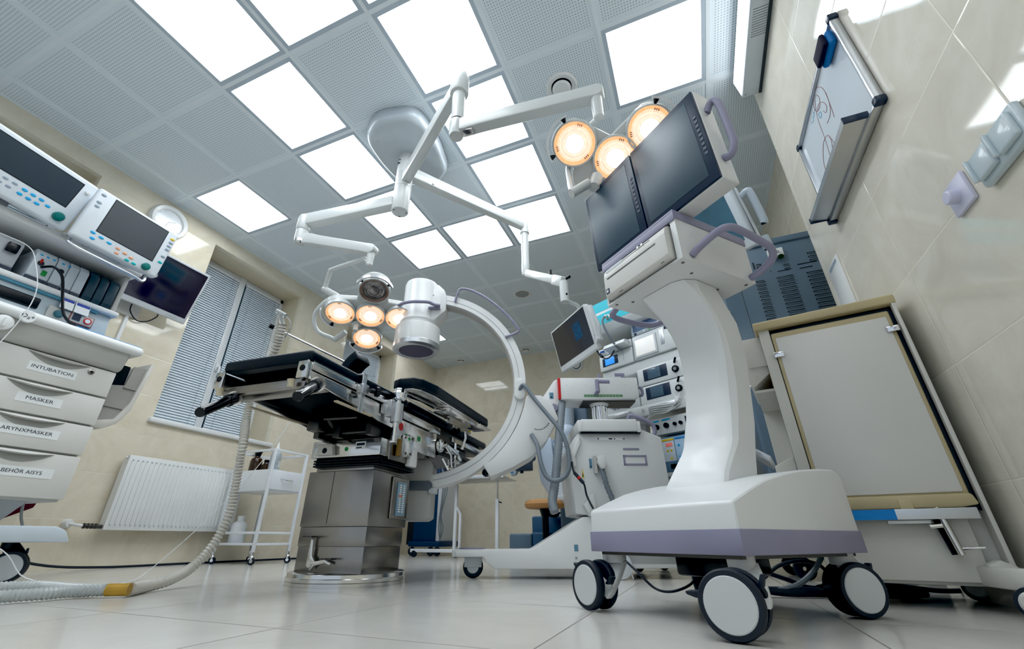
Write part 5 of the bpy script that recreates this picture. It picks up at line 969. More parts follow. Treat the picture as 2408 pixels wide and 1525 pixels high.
# twin monitors
Qm = V((H0.x, H0.y, 1.150))+V((.648, .7615, 0))*.03; nA = V((.64614, .75931, .07573)).normalized(); MF = frame(Qm, (.7615, -.648, 0), V((.7615, -.648, 0)).cross(nA)*-1)
MF = frame(Qm, (.7615, -.648, 0), nA); up_ = MF.to_3x3() @ V((0, 0, 1))
b = MB(MF, mat=hw_); b.prism([(-.437, .040), (.180, .040), (.180, .433), (-.437, .433)], .006, .088, 'y', bev=.006, seg=3); b.box(-.40, .15, .08, .105, .08, .40, .01); b.build('monitor_housing', M_)
mon_s = P('monitor_glass', (.016, .052, .085), .38, spec=.9, var=.3, scale=1.5)
for k, (x0, x1) in enumerate(((-.434, -.138), (-.132, .177))):
    b = MB(MF, mat=bezelb); b.box(x0, x1, -.004, .010, .044, .429, .003); M2 = b.build('monitor', M_)
    b = MB(MF, mat=mon_s); b.box(x0+.018, x1-.032, -.0055, -.002, .072, .404, .001); b.build('screen', M2)
    b = MB(MF, mat=P('bezel_key', (.03, .05, .09), .35)); [b.box(x1-.022, x1-.010, -.0058, -.004, .15+j*.020, .160+j*.020) for j in range(9)]; b.build('bezel_keys', M2)
b = MB(MF, mat=lilac); b.tube(smooth_pts([(.180, .045, .342), (.198, .048, .366), (.216, .05, .364), (.224, .05, .325), (.226, .05, .20), (.222, .05, .155), (.203, .048, .128), (.180, .045, .134)], 5), .0125, 12); b.build('monitor_handle', M_)
b = MB(MF, mat=hw_); b.box(-.28, -.06, .03, .07, .02, .05); b.build('monitor_mount', M_)
# castors
for (sx, sy), (u, v), ax in (((-.045, .05), (1720, 1420), (-.28, -.96, 0)), ((-.445, .05), (1383, 1373), (-.62, -.785, 0)), ((-.045, .49), (2026, 1386), (.42, -.905, 0))):
    st = KF @ V((sx, sy, .148)); c = at(u, v, z=.0635); ax = V(ax).normalized()
    caster(M_, st, c, ax, r=.0625, w=.022, gap=.026, fork=P('fork_grey', (.52, .53, .52), .4), disc=P('disc_grey', (.56, .58, .585), .45))
st = KF @ V((-.445, .47, .148)); caster(M_, st, V((st.x+.02, st.y-.03, .0635)), (.9, -.4, 0), fork=black, disc=black)
b = MB(mat=rub); pts = [at(u, v, d=d_) for u, v, d_ in ((1448, 1296, 1.6), (1500, 1345, 1.5), (1540, 1382, 1.45), (1580, 1390, 1.4))]+[at(1625, 1372, d=1.4), at(1640, 1340, d=1.45)]
b.tube(smooth_pts(pts, 6), .0042, 8); b.build('cable', None, label='thin black cable drooping under the base of the monitor cart', cat='cable')
CB = [[(1800, 1405), (1840, 1385), (1880, 1372), (1915, 1340), (1940, 1290)], [(2070, 1385), (2110, 1392), (2150, 1400), (2185, 1412)], [(1795, 1360), (1830, 1330), (1880, 1318), (1930, 1330), (1960, 1370)], [(1790, 1385), (1850, 1400), (1920, 1395), (1990, 1400), (2060, 1402), (2140, 1405)], [(1815, 1430), (1860, 1425), (1930, 1415), (2000, 1412), (2090, 1420), (2150, 1418)], [(1800, 1345), (1860, 1365), (1900, 1380), (1960, 1385), (2080, 1375), (2200, 1388), (2260, 1392)]]
for k in range(6):
    pts = [at(u, v, y=1.98+.10*((k*7) % 3)+.02*j) for j, (u, v) in enumerate(CB[k])]; pts = [V((p.x, p.y, max(p.z, .016))) for p in pts]
    b = MB(mat=(hosem if k < 2 else rub)); b.tube(smooth_pts(pts, 6), (.009, .012, .007, .013, .010, .008)[k], 8); b.build('cable', None, label=('grey cable rising behind the front castor of the monitor cart', 'short grey cable end on the floor under the beige cabinet')[k] if k < 2 else 'black cable tangled on the floor between the monitor cart and the beige cabinet', cat='cable', group='cables heaped behind the monitor cart')
# ================================================================= BEIGE CABINET at the right wall
k1 = V((math.sin(math.radians(-80)), math.cos(math.radians(-80)), 0)); BF = frame((.76, 1.785, 0), -k1, (.17365, .98481, 0))   # x: 0 = right edge, -.44 = left edge
Bc = thing('medical_cabinet', tuple(BF @ V((-.22, .2, 0))), 'tall off-white cabinet with an aged beige rim standing against the right wall', 'cabinet')
cb = P('cabinet_white', (.62, .61, .565), .38, var=.05); cbr = P('aged_rim', (.50, .42, .25), .5, var=.12)
b = MB(BF, mat=cb); b.prism([(-.43, .06), (0, .06), (0, .93), (-.43, .93)], .05, .42, 'y'); b.build('carcass', Bc)
b = MB(BF, mat=cb); b.box(-.012, .0, -.012, .42, .11, .935, .003); b.box(-.432, -.395, -.0, .06, .25, .93, .004); b.build('edge_frame', Bc)
b = MB(BF, mat=black); b.box(-.400, -.012, .012, .05, .255, .925); b.build('recess', Bc)
b = MB(BF, mat=cbr); b.box(-.445, .004, -.015, .42, .928, .962, .006, 3); b.build('top_rim', Bc)
b = MB(BF, mat=cbr); b.box(-.393, -.026, -.004, .010, .283, .908, .014, 3); b.prism([(-.393, .30), (-.026, .30), (-.018, .27), (-.06, .262), (-.40, .262)], -.022, .0, 'y', bev=.006); b.box(-.20, -.165, -.026, .0, .246, .29, .006); b.build('panel_rim', Bc)
b = MB(BF, mat=P('panel_white', (.66, .655, .63), .5, var=.02)); b.box(-.382, -.038, -.008, .0, .305, .885, .006, 2); b.build('board_panel', Bc)
b = MB(BF, mat=chrome)
for xx, zz_ in ((-.385, .815), (-.035, .835)): b.box(xx-.018, xx+.018, -.016, -.006, zz_-.011, zz_+.011, .004, 3)
build_each(b, 'panel_clip', Bc)
b = MB(BF, mat=alu); b.box(-.42, -.03, -.028, -.020, .232, .262, .002); b.m(blue).box(-.42, -.215, -.0292, -.0275, .2325, .2615); b.build('cross_rail', Bc)
b = MB(BF, mat=steel2); b.tube([(-.115, -.012, .27), (-.10, -.008, .14)], .009, 12); b.tube([(-.10, -.006, .155), (-.045, -.006, .158)], .004, 8); b.tube([(-.12, -.02, .215), (-.15, -.03, .212)], .007, 8); b.m(black).tube([(-.125, .0, .24), (-.112, .0, .14)], .008, 8); b.m(paper).box(-.24, -.14, -.02, -.0, .222, .230); b.build('rail_fittings', Bc)
b = MB(BF, mat=cb); b.box(-.43, -.05, .02, .05, .07, .262, .003); b.prism([(-.06, .115), (-.055, .075), (-.01, .058), (.015, .085), (.0, .115), (-.03, .13)], -.02, .20, 'y', bev=.006)
bm_ = [(.0, -.02), (-.055, .02), (-.055, .15), (.004, .15), (.004, -.05)]
b.prism([(-.08, .03), (.004, .03), (.004, -.14), (-.022, -.15), (-.045, -.10)], .062, .112, 'z', bev=.008); b.build('base', Bc)
b = MB(BF, mat=steel); b.lathe([(.005, 0), (.004, .003), (0, .003)], (-.040, -.075, .088), (-1, -.4, 0), 12); b.build('bolt', Bc)
for (xx, yy, ax) in ((-.02, -.12, (-.55, -.84, 0)), (-.40, .10, (-.5, -.86, 0)), (-.03, .36, (-.5, -.86, 0))):
    c = BF @ V((xx, yy, .037)); q = MB(mat=P('castor_cream', (.58, .58, .54), .4)); ax = V(ax).normalized(); q.lathe([(0, .03), (.022, .03), (.03, .022), (.033, -.03), (0, -.03)], c, ax, 28); q.cyl(c, c+V((0, 0, .03)), .014, n=12); o = q.build('castor', Bc); q = MB(mat=rub); q.lathe([(.02, .024), (.036, .024), (.037, .02), (.037, .006), (.02, .006)], c, ax, 28); q.lathe([(.02, -.01), (.037, -.01), (.037, -.026), (.02, -.026)], c, ax, 28); q.build('tire', o)
# left flank: drawers, open shelf, grips
b = MB(BF, mat=cb); b.box(-.50, -.43, .05, .40, .80, .925, .004); b.prism([(-.432, .77), (-.50, .72), (-.51, .735), (-.51, .86), (-.432, .86)], .06, .38, 'y', bev=.003); b.build('flank_drawer', Bc)
b = MB(BF, mat=alu); b.tube(smooth_pts([(-.505, .12, .80), (-.54, .12, .80), (-.545, .14, .79), (-.545, .30, .79), (-.54, .32, .8), (-.505, .32, .8)], 4), .008, 10); b.m(cb); b.build('flank_handle', Bc)
b = MB(BF, mat=cb); b.box(-.50, -.432, .05, .40, .695, .705); b.box(-.50, -.432, .39, .40, .45, .72); b.prism([(-.432, .45), (-.50, .42), (-.505, .13), (-.432, .13)], .05, .40, 'y', bev=.004); b.m(P('shelf_inside_tan', (.30, .20, .08), .6)).box(-.434, -.431, .06, .38, .71, .77); b.build('flank_shelf', Bc)
b = MB(BF, mat=alu); b.prism([(-.505, .46), (-.56, .50), (-.575, .492), (-.515, .44)], .08, .34, 'y', bev=.002); b.build('tilt_flap', Bc)
b = MB(BF, mat=greyp); b.box(-.5085, -.503, .10, .30, .33, .375, .004); b.m(white2); b.box(-.512, -.503, .10, .30, .325, .331); b.box(-.512, -.503, .10, .30, .373, .379); b.build('recessed_grip', Bc)
# ================================================================= GREY VENTED CABINET (surgeon vision cart) behind
G = thing('vision_cart', (.62, 3.0, 0), 'tall blue-grey steel cabinet with columns of louvre slots behind the beige cabinet', 'equipment cabinet')
gm = P('cabinet_blue_grey', (.13, .19, .255), .38, var=.04); Yg = 2.75; z_t = 1.895
def G_(u, v): return at(u, v, y=Yg)
b = MB(mat=gm); b.box(.36, .985, Yg, 3.35, .10, z_t, .012, 3); b.build('cabinet', G)
b = MB(mat=gm); b.box(.355, .99, Yg-.012, 3.36, z_t-.03, z_t+.012, .006); b.m(greyp).prism([(.60, z_t+.01), (.60, z_t+.02), (.86, z_t+.075), (.88, z_t+.07), (.90, z_t+.01)], Yg+.12, Yg+.5, 'y'); b.build('top_tray', G)
b = MB(mat=black); gs = P('slot_lip', (.22, .29, .36), .4)
def slots(x0, x1, ztop, n, dz):
    for k in range(n):
        z = ztop-k*dz; b.m(black).box(x0+k*.0, x1, Yg-.0015, Yg+.002, z-.0075, z); b.m(gs).box(x0+.004, x1+.004, Yg-.006, Yg, z-.0105, z-.0078)
xa = lambda u, v: G_(u, v).x
for (u0, v0, u1, n) in ((1776, 662, 1795, 15), (1826, 652, 1863, 14), (1896, 640, 1935, 13)):
    p = G_(u0, v0); q = G_(u1, v0-4); slots(p.x, q.x+.005, p.z, n, .0262)
for (u0, v0, u1, n) in ((1897, 594, 1915, 3), (1842, 622, 1853, 2)):
    p = G_(u0, v0); q = G_(u1, v0-3); slots(p.x, q.x+.005, p.z, n, .026)
b.m(black)
for (u0, v0, u1) in ((1875, 621, 1921), (1880, 630, 1911), (1829, 637, 1856)): p = G_(u0, v0); q = G_(u1, v0-5); b.box(p.x, q.x, Yg-.0015, Yg+.002, p.z-.004, p.z)
b.build('louvre_slots', G)
b = MB(mat=dsteel); p = G_(1740, 700); b.box(.468, .4705, Yg-.001, Yg+.002, .2, 1.6); b.m(steel2).lathe([(.008, 0), (.006, .004), (0, .004)], (.492, Yg, 1.235), (0, -1, 0), 14); b.build('door_seam', G)
p = G_(1786, 624); text('la', frame((p.x-.012, Yg-.002, p.z), (1, 0, 0), (0, 0, 1)), .075, darkt, G, sx=1.25)
p = G_(1800, 633); text('L', frame((p.x+.025, Yg-.002, p.z-.018), (1, 0, 0), (0, 0, 1)), .022, darkt, G)
b = MB(mat=cablew); p = G_(1706, 750); b.box(p.x-.03, p.x+.035, Yg-.012, Yg, p.z-.05, p.z+.05, .012, 3); b.tube([(p.x-.02, Yg-.01, p.z-.02), (p.x+.02, Yg-.045, p.z-.02), (p.x-.03, Yg-.06, p.z-.025)], .018, 12); b.build('side_knob', G)
p = G_(1822, 598); s_ = thing('inventory_tag', (p.x, Yg-.03, p.z), 'white paper inventory tag in a holder on the blue-grey cabinet front', 'tag'); b = MB(mat=paper); b.box(p.x-.042, p.x+.042, Yg-.03, Yg-.0, p.z-.028, p.z+.028, .004); b.m(P('dark_green', (.02, .05, .02), .5)).lathe([(.016, 0), (.016, .004), (0, .004)], (p.x+.02, Yg-.03, p.z-.038), (0, -.8, -1), 16); b.m(darkt); [b.box(p.x-.025, p.x+.025-.006*k, Yg-.0306, Yg-.03, p.z-.012+k*.008, p.z-.0095+k*.008) for k in range(2)]; b.build('tag_holder', s_)
text('14 310', frame((p.x, Yg-.0312, p.z+.001), (1, 0, 0), (0, 0, 1)), .014, darkt, s_)
for (xx, yy) in ((.42, 2.85), (.92, 2.85), (.92, 3.25), (.42, 3.25)):
    b = MB(mat=rub); b.lathe([(.01, -.015), (.045, -.015), (.05, -.01), (.05, .01), (.045, .015), (.01, .015)], (xx, yy, .05), (0, 1, 0), 28); b.box(xx-.02, xx+.02, yy-.02, yy+.02, .06, .11); b.build('castor', G)
# touch screen on top of it
cs = [at(1600, 500, d=2.62), at(1714, 420, d=2.42), at(1783, 568, d=2.36), None]
S = thing('touch_monitor', tuple(at(1700, 560, d=2.55)), 'thick white touch monitor with side handle standing behind the twin screens', 'monitor')
TR, BR = at(1712, 440, d=2.40), at(1776, 570, d=2.30); upv = (TR-BR).normalized(); rt = V((.80, -.60, 0)); rt = (rt-upv*rt.dot(upv)).normalized(); w, h = .44, (TR-BR).length
Fm = frame((TR+BR)/2-rt*w/2, rt, upv)
b = MB(Fm, mat=P('touch_shell', (.62, .68, .74), .35)); b.box(-w/2, w/2, -h/2-.01, h/2+.03, -.045, 0, .01, 3); b.build('housing', S)
b = MB(Fm, mat=P('blue_glare_screen', (.04, .13, .20), .12, coat=.6, var=.5, scale=3)); b.box(-w/2+.03, w/2-.04, -h/2+.04, h/2, -.003, .0015); b.build('screen', S)
b = MB(Fm, mat=bezelb); b.box(w/2-.002, w/2+.01, -h/2, h/2+.03, -.085, -.045, .003); b.m(lgrey).box(-w/2+.05, w/2+.012, -h/2+.01, h/2, -.075, -.045, .004); b.build('rear_shell', S)
b = MB(Fm, mat=P('handle_pale', (.48, .55, .62), .35)); b.tube(smooth_pts([(w/2, h*.32, -.075), (w/2+.045, h*.36, -.08), (w/2+.055, h*.28, -.085), (w/2+.055, -h*.15, -.085), (w/2+.05, -h*.22, -.085)], 5), .020, 14); b.m(black).cyl((w/2+.05, -h*.22, -.085), (w/2+.05, -h*.235, -.085), .016, n=16); b.m(P('handle_pale', (.48, .55, .62), .35)).cyl((w/2+.02, -h*.42, -.07), (w/2+.02, -h*.62, -.07), .026, n=18); b.m(black).cyl((w/2+.02, -h*.62, -.07), (w/2+.02, -h*.63, -.07), .020, n=18); b.build('side_handle', S)
pp_ = Fm @ V((0, -h/2, -.05)); b = MB(mat=lgrey); b.beam(pp_+V((0, 0, .02)), (pp_.x+.05, Yg+.10, z_t+.01), .06, .05, .01); b.build('stand', S)
# ================================================================= ENDOSCOPY TOWER
az = math.radians(-62); tl = V((math.sin(az), math.cos(az), 0)); XF_ = -tl; YF_ = V((-XF_.y, XF_.x, 0))
p = at(1428, 985, d=3.15); W_F = frame((p.x, p.y, 0), XF_, YF_)    # x to the right along the front, y into depth
def U(u, v, off=0.): q = W_F.inverted() @ atp(u, v, W_F @ V((0, off, 0)), YF_); return q
Tn = thing('equipment_tower', tuple(W_F @ V((.3, .25, 0))), 'white endoscopy equipment tower with a teal-striped header, behind the x-ray machine', 'equipment tower')
tw = P('tower_white', (.66, .69, .70), .35, coat=.2)
hA, hB, hC = U(1378, 738, -.05), U(1393, 778, -.05), U(1560, 660, -.05)
b = MB(W_F, mat=tw); x0h = hA.x-.02; x1h = x0h+.74; b.prism([(-.07, hA.z+.03), (-.10, hA.z-.02), (-.10, hB.z-.02), (-.07, hB.z-.07), (.25, hB.z-.07), (.25, hA.z+.03)], x0h, x1h, 'x', bev=.012, seg=3); b.build('header', Tn)
zt0, zt1 = hB.z-.012, hA.z+.01; dz_ = (zt1-zt0)
b = MB(W_F, mat=teal); b.box(x0h+.02, x1h-.02, -.1015, -.0995, zt0, zt0+dz_*.46); b.box(x0h+.02, x1h-.02, -.1015, -.0995, zt0+dz_*.58, zt1); b.build('teal_stripe', Tn)
q = U(1430, 745, -.10); b = MB(W_F, mat=steel2); b.lathe([(.024, 0), (.022, .006), (.014, .008), (.012, .03), (0, .032)], (q.x, -.10, q.z), (0, -1, 0), 24); b.m(hosem).tube(smooth_pts([(q.x-.01, -.13, q.z), (q.x-.02, -.15, q.z-.05), (q.x, -.13, q.z-.15), (q.x+.03, -.08, q.z-.25), (q.x+.05, -.04, q.z-.27)]), .008, 10); b.build('header_socket', Tn)
zs_ = {k: U(*v).z for k, v in dict(a=(1428, 985), b=(1420, 950)).items()}
b = MB(W_F, mat=tw); 
for xx in (.04, .60): b.box(xx, xx+.06, .32, .38, .25, hA.z-.02, .004)
build_each(b, 'post', Tn)
Tb = U(1416, 872); 
def dev(x0, x1, zb, zt, label, front, name='video_unit', y0=-.02, y1=.31, mat=tw, bev=.006):
    o = thing(name, tuple(W_F @ V(((x0+x1)/2, .15, zb))), label, 'medical device'); b = MB(W_F, mat=mat); b.box(x0, x1, y0, y1, zb, zt, bev, 2); b.build('housing', o); front(o); return o
def panel(o, x0, x1, z0, z1, m_, nm, y=-.02, t=.002): b = MB(W_F, mat=m_); b.box(x0, x1, y-t, y+.001, z0, z1, .0008); return b.build(nm, o)
def disc(o, x, z, r, m_, nm, y=-.02, t=.006): b = MB(W_F, mat=m_); b.lathe([(r, 0), (r*.9, t), (0, t)], (x, y, z), (0, -1, 0), 22); return b.build(nm, o)
sA = U(1415, 838); sz = lambda v, u=1425: U(u, v).z
S1 = U(1420, 878).z; S2z = U(1428, 985).z
# shelves
zsh1 = U(1428, 880).z-.05; zsh2 = S2z
b = MB(W_F, mat=tw); b.box(-.03, .72, -.03, .38, zsh2-.015, zsh2+.02, .005); b.box(-.0, .72, -.04, -.02, zsh2-.05, zsh2+.02, .004); b.box(-.0, .72, .0, .38, zsh1-.012, zsh1+.074, .012, 3); b.box(-.0, .72, -.02, .38, .52, .545, .004); b.box(-.0, .72, -.02, .38, .22, .25, .004); b.build('shelf', Tn)
b = MB(W_F, mat=alu); b.box(.06, .24, -.065, -.04, zsh2-.03, zsh2+.002, .005); b.box(.40, .58, -.065, -.04, zsh2-.03, zsh2+.002, .005); b.m(chrome).lathe([(.010, 0), (.009, .006), (0, .006)], (.33, -.04, zsh2-.012), (0, -1, 0), 16); b.build('drawer_handle', Tn)
b = MB(W_F, mat=tw); b.box(.02, .70, .0, .38, .25, .52, .006); b.build('lower_cabinet', Tn)
def f1(o):
    panel(o, .03, .17, zA+.028, zA+.095, bezelb, 'display_bezel'); panel(o, .055, .14, zA+.034, zA+.09, P('lit_blue_display', (.03, .2, .6), .2, emis=.6, ecol=(.05, .35, 1), var=.3, scale=60), 'display', -.022); panel(o, .22, .222, zA+.03, zA+.1, greyb, 'groove'); 
zA = zsh1+.075
dev(0, .30, zA, zA+.115, 'white insufflator unit with a small lit blue display, on the tower left of the recorder', f1)
def f0(o):
    panel(o, .03, .065, zB+.022, zB+.034, P('valve_blue', (.0, .06, .35), .3), 'blue_valve', -.03, .01)
    b = MB(W_F, mat=tw); b.prism([(-.10, zB+.012), (-.02, zB+.0), (-.02, zB+.05), (-.08, zB+.045)], .10, .29, 'x', bev=.006); b.build('front_tray', o)
zB = zA+.12
dev(0, .30, zB, zB+.058, 'flat white unit with a blue valve and jutting tray on top of the insufflator', f0)
def f2(o):
    b = MB(W_F, mat=P('touch_panel_white', (.80, .80, .78), .2, emis=.25, ecol=(1, .98, .95), var=.02)); b.box(.335, .49, -.034, -.02, zA+.02, zA+.14, .004); b.build('white_screen', o)
    b = MB(W_F, mat=lgrey); b.box(.322, .503, -.030, -.019, zA+.008, zA+.152, .004); b.build('screen_bezel', o); panel(o, .53, .56, zA+.05, zA+.16, alu, 'disc_slot'); panel(o, .57, .60, zA+.15, zA+.175, bezelb, 'logo_plate')
dev(.31, .64, zA-.0, zA+.18, 'tall white video recorder with a bright touch panel, on the upper tower shelf', f2, y1=.31)
def f3(o):
    panel(o, .33, .61, zA+.21, zA+.30, P('pale_blue_display', (.10, .17, .34), .15, coat=.5, var=.4, scale=12), 'display'); disc(o, .42, zA+.197, .008, paper, 'button'); disc(o, .46, zA+.199, .009, P('green_key', (.2, .5, .2), .4), 'green_button'); panel(o, .335, .355, zA+.185, zA+.203, bezelb, 'port')
dev(.31, .64, zA+.183, zA+.31, 'grey-blue video processor with a dim display on top of the recorder', f3, y1=.31, mat=P('processor_grey', (.46, .52, .58), .35))
def fl(zb):
    def f(o):
        panel(o, .36, .54, zb+.030, zb+.112, bezelb, 'display_bezel'); panel(o, .395, .49, zb+.036, zb+.106, P('slate_display', (.07, .12, .17), .2, coat=.5), 'display', -.0222)
        disc(o, .60, zb+.055, .024, black, 'light_port', t=.012); disc(o, .60, zb+.055, .012, steel2, 'port_ring', y=-.032, t=.002); b = MB(W_F, mat=black); b.beam((.597, -.02, zb+.098), (.625, -.045, zb+.122), .014, .01, .004); b.build('switch_lever', o)
    return f
zD = zsh2+.025
dev(.31, .66, zD, zD+.125, 'lower of two identical white light sources with a slate display, on the tower shelf', fl(zD))
dev(.31, .66, zD+.13, zD+.255, 'upper of two identical white light sources with a slate display, on the tower', fl(zD+.13))
def f5(o):
    panel(o, .08, .25, zD+.055, zD+.13, black, 'dark_display'); b = MB(W_F, mat=lilac); b.tube(smooth_pts([(.02, -.022, zD+.10), (.06, -.024, zD+.04), (.15, -.024, zD+.03), (.22, -.024, zD+.06), (.29, -.024, zD+.11)]), .003, 6); b.build('trim_curve', o)
    b = MB(W_F, mat=greyb); [b.box(.08+k*.035, .10+k*.035, -.0225, -.02, zD+.018, zD+.026) for k in range(5)]; b.build('keys', o)
dev(0, .30, zD, zD+.155, 'white console with a dark display and curved lilac trim, left of the light sources', f5)
def f6(o):
    for x, r in ((.40, .018), (.47, .018), (.53, .012), (.57, .012)): disc(o, x, zE+.05, r, black, 'knob', t=.014)
    panel(o, .60, .622, zE+.025, zE+.085, black, 'slot'); panel(o, .375, .42, zE+.082, zE+.092, skyb, 'blue_label'); panel(o, .44, .50, zE+.082, zE+.092, skyb, 'blue_label')
zG = .545; zE = zG+.23
dev(.36, .66, zE, zE+.105, 'narrow white control unit with four black knobs, on top of the electrosurgery unit', f6, y1=.3)
def f7(o):
    panel(o, .35, .50, zG+.062, zG+.20, P('panel_pale', (.60, .68, .75), .4), 'left_panel'); panel(o, .505, .655, zG+.062, zG+.20, P('panel_blue_pale', (.42, .60, .78), .4), 'right_panel'); panel(o, .42, .50, zG+.185, zG+.197, yellow, 'yellow_strip', -.022); panel(o, .51, .65, zG+.187, zG+.197, P('strip_blue', (.02, .22, .6), .4), 'blue_strip', -.022)
    for x in (.465, .59): panel(o, x-.022, x+.022, zG+.15, zG+.172, P('red_display', (.55, .20, .18), .4, emis=.2, ecol=(1, .2, .1)), 'red_display', -.022)
    for x, z in ((.45, .125), (.475, .125), (.47, .08)): panel(o, x-.007, x+.007, zG+z-.006, zG+z+.006, yellow, 'yellow_key', -.022)
    for x, z in ((.575, .125), (.605, .125), (.59, .082), (.53, .082), (.53, .15)): panel(o, x-.008, x+.008, zG+z-.006, zG+z+.006, skyb, 'blue_key', -.022)
    for x, w_ in ((.40, .012), (.49, .035), (.59, .026)): panel(o, x-w_, x+w_, zG+.018, zG+.045, black, 'socket', -.022)
    text('RBE', W_F @ frame((.378, -.0225, zG+.175), (1, 0, 0), (0, 0, 1)), .022, P('strip_blue', (.02, .22, .6), .4), o)
dev(.34, .66, zG, zG+.21, 'electrosurgery unit with yellow and blue key fields, low on the equipment tower', f7, 'electrosurgery_unit', mat=P('esu_blue', (.12, .22, .34), .4))
b = MB(W_F, mat=cablew)
rn = random.Random(5)
for k in range(5): b.tube(smooth_pts([(.34+k*.01, -.03, zE+.11+k*.008), (.42, -.05-k*.01, zE+.13+k*.01), (.50+k*.02, -.06, zE+.12+k*.012), (.58+k*.01, -.05, zE+.15+k*.02), (.62, -.03, zE+.19-k*.01), (.56, -.03, zE+.22)]), .0035, 6)
b.build('cable_loops', None, label='loops of thin white cable lying on the knobbed control unit of the tower', cat='cable')
for (xx, yy) in ((.08, .05), (.62, .05), (.08, .33), (.62, .33)):
    b = MB(W_F, mat=rub); b.lathe([(.01, -.015), (.05, -.015), (.055, -.01), (.055, .01), (.05, .015), (.01, .015)], (xx, yy, .055), (1, 0, 0), 28); b.m(greyp).box(xx-.02, xx+.02, yy-.02, yy+.02, .07, .24); b.build('castor', Tn)
# ================================================================= TROLLEY with bottles (left, before the radiator)
TA = V((-3.29, 2.78, 0)); L0, L1 = .44, .35; x0, x1, y0, y1 = TA.x-L0, TA.x, TA.y, TA.y+L1
tr = P('trolley_white', (.76, .79, .83), .3, coat=.3)
Tr = thing('instrument_trolley', (TA.x-L0/2, TA.y+L1/2, 0), 'small white tube-frame trolley with one drawer, standing before the radiator', 'trolley')
zu = lambda u, v: onv(u, v, TA).z
zbox0, zbox1, ztop, zr1, zr2 = zu(630, 1152), zu(650, 1102), zu(655, 1062), zu(610, 1252), zu(604, 1279)
b = MB(mat=tr)
for xx in (x0, x1):
    for yy in (y0, y1): b.box(xx-.011, xx+.011, yy-.011, yy+.011, .085, ztop+.03, .003)
build_each(b, 'post', Tr)
b = MB(mat=tr)
for z in (zr1, zr2, ztop+.02):
    b.box(x0, x1, y0-.008, y0+.008, z-.009, z+.009, .002); b.box(x0, x1, y1-.008, y1+.008, z-.009, z+.009, .002); b.box(x0-.008, x0+.008, y0, y1, z-.009, z+.009, .002); b.box(x1-.008, x1+.008, y0, y1, z-.009, z+.009, .002)
build_each(b, 'rail', Tr)
b = MB(mat=tr); b.box(x0+.005, x1-.005, y0+.002, y1-.002, zbox0, zbox1, .003); b.build('tray_box', Tr)
b = MB(mat=tr); b.box(x1-.008, x1+.004, y0+.014, y1-.014, zbox0+.012, zbox1-.012, .003); D = b.build('drawer', Tr)
b = MB(mat=chrome); zm = (zbox0+zbox1)/2+.01; ym = (y0+y1)/2; b.tube(smooth_pts([(x1+.004, ym-.06, zm+.008), (x1+.02, ym-.05, zm), (x1+.03, ym, zm-.006), (x1+.02, ym+.05, zm), (x1+.004, ym+.06, zm+.008)]), .004, 8); b.build('drawer_handle', D)
b = MB(mat=P('shelf_glass', (.62, .70, .75), .12, trans=.3)); b.box(x0+.01, x1-.01, y0+.01, y1-.01, zr2, zr2+.005); b.build('lower_shelf', Tr)
for xx in (x0, x1):
    for yy in (y0, y1):
        b = MB(mat=rub); b.lathe([(.006, -.009), (.024, -.009), (.026, -.006), (.026, .006), (.024, .009), (.006, .009)], (xx+.012, yy-.004, .026), (.5, -.85, 0), 24); o = b.build('castor', Tr); b = MB(mat=chrome); b.cyl((xx, yy, .088), (xx, yy, .05), .013, n=14); b.sph((xx+.006, yy-.002, .048), .018, 12); b.lathe([(0, .012), (.012, .012)], (xx+.012, yy-.004, .026), (.5, -.85, 0), 14); b.build('castor_fork', o)
def bottle(name, base, prof, mat, label, capm=None, cap=None, lab=None):
    o = thing(name, base, label, 'bottle'); b = MB(mat=mat); b.lathe(prof, base, (0, 0, 1), 28); b.build('body', o)
    if cap: b = MB(mat=capm); b.lathe(cap, base, (0, 0, 1), 24); b.build('cap', o)
    if lab: b = MB(mat=lab[0]); b.lathe([(lab[1], lab[2]), (lab[1], lab[3])], base, (0, 0, 1), 28, *(lab[4:] or (0, 2*PI))); b.build('bottle_label', o, fix=False)
    return o
am = P('amber_glass', (.035, .014, .003), .08, coat=.6); wb = P('white_bottle', (.80, .81, .83), .35)
q = at(600, 1098, y=y0+.15); zt_ = zbox1+.001
bottle('amber_bottle', (q.x, q.y, zt_), [(0, 0), (.050, 0), (.052, .01), (.052, .10), (.045, .125), (.024, .14), (.022, .150)], am, 'squat brown glass bottle with a black flared stopper on the white trolley', black, [(.022, .14), (.026, .16), (.034, .185), (.034, .195), (0, .197)])
q = at(618, 1099, y=y0+.17); bottle('amber_bottle', (q.x+.01, q.y+.02, zt_), [(0, 0), (.032, 0), (.034, .008), (.034, .07), (.02, .085), (.018, .095)], am, 'small brown glass bottle beside the squat one on the white trolley', black, [(.018, .09), (.022, .10), (.022, .115), (0, .116)])
q = at(643, 1100, y=y0+.10); bottle('pump_bottle', (q.x, q.y, zt_), [(0, 0), (.042, 0), (.044, .008), (.044, .13), (.036, .155), (.02, .165), (.018, .185)], P('milky_bottle', (.62, .70, .76), .25, trans=.3), 'milky white squeeze bottle with a nozzle on the trolley', white2, [(.019, .165), (.020, .19), (.012, .20), (.005, .24), (0, .241)], (paper, .0445, .03, .08, -1.6, .2))
q = at(555, 1268, y=y0+.15); bottle('white_bottle', (q.x, q.y, zr2+.006), [(0, 0), (.058, 0), (.061, .01), (.061, .13), (.052, .155), (.028, .17), (.026, .18)], wb, 'white plastic bottle with a green-lined label on the lower trolley shelf', wb, [(.028, .175), (.029, .205), (.026, .21), (0, .211)], (P('label_green_line', (.60, .72, .62), .4), .0615, .02, .12, -1.3, .6))
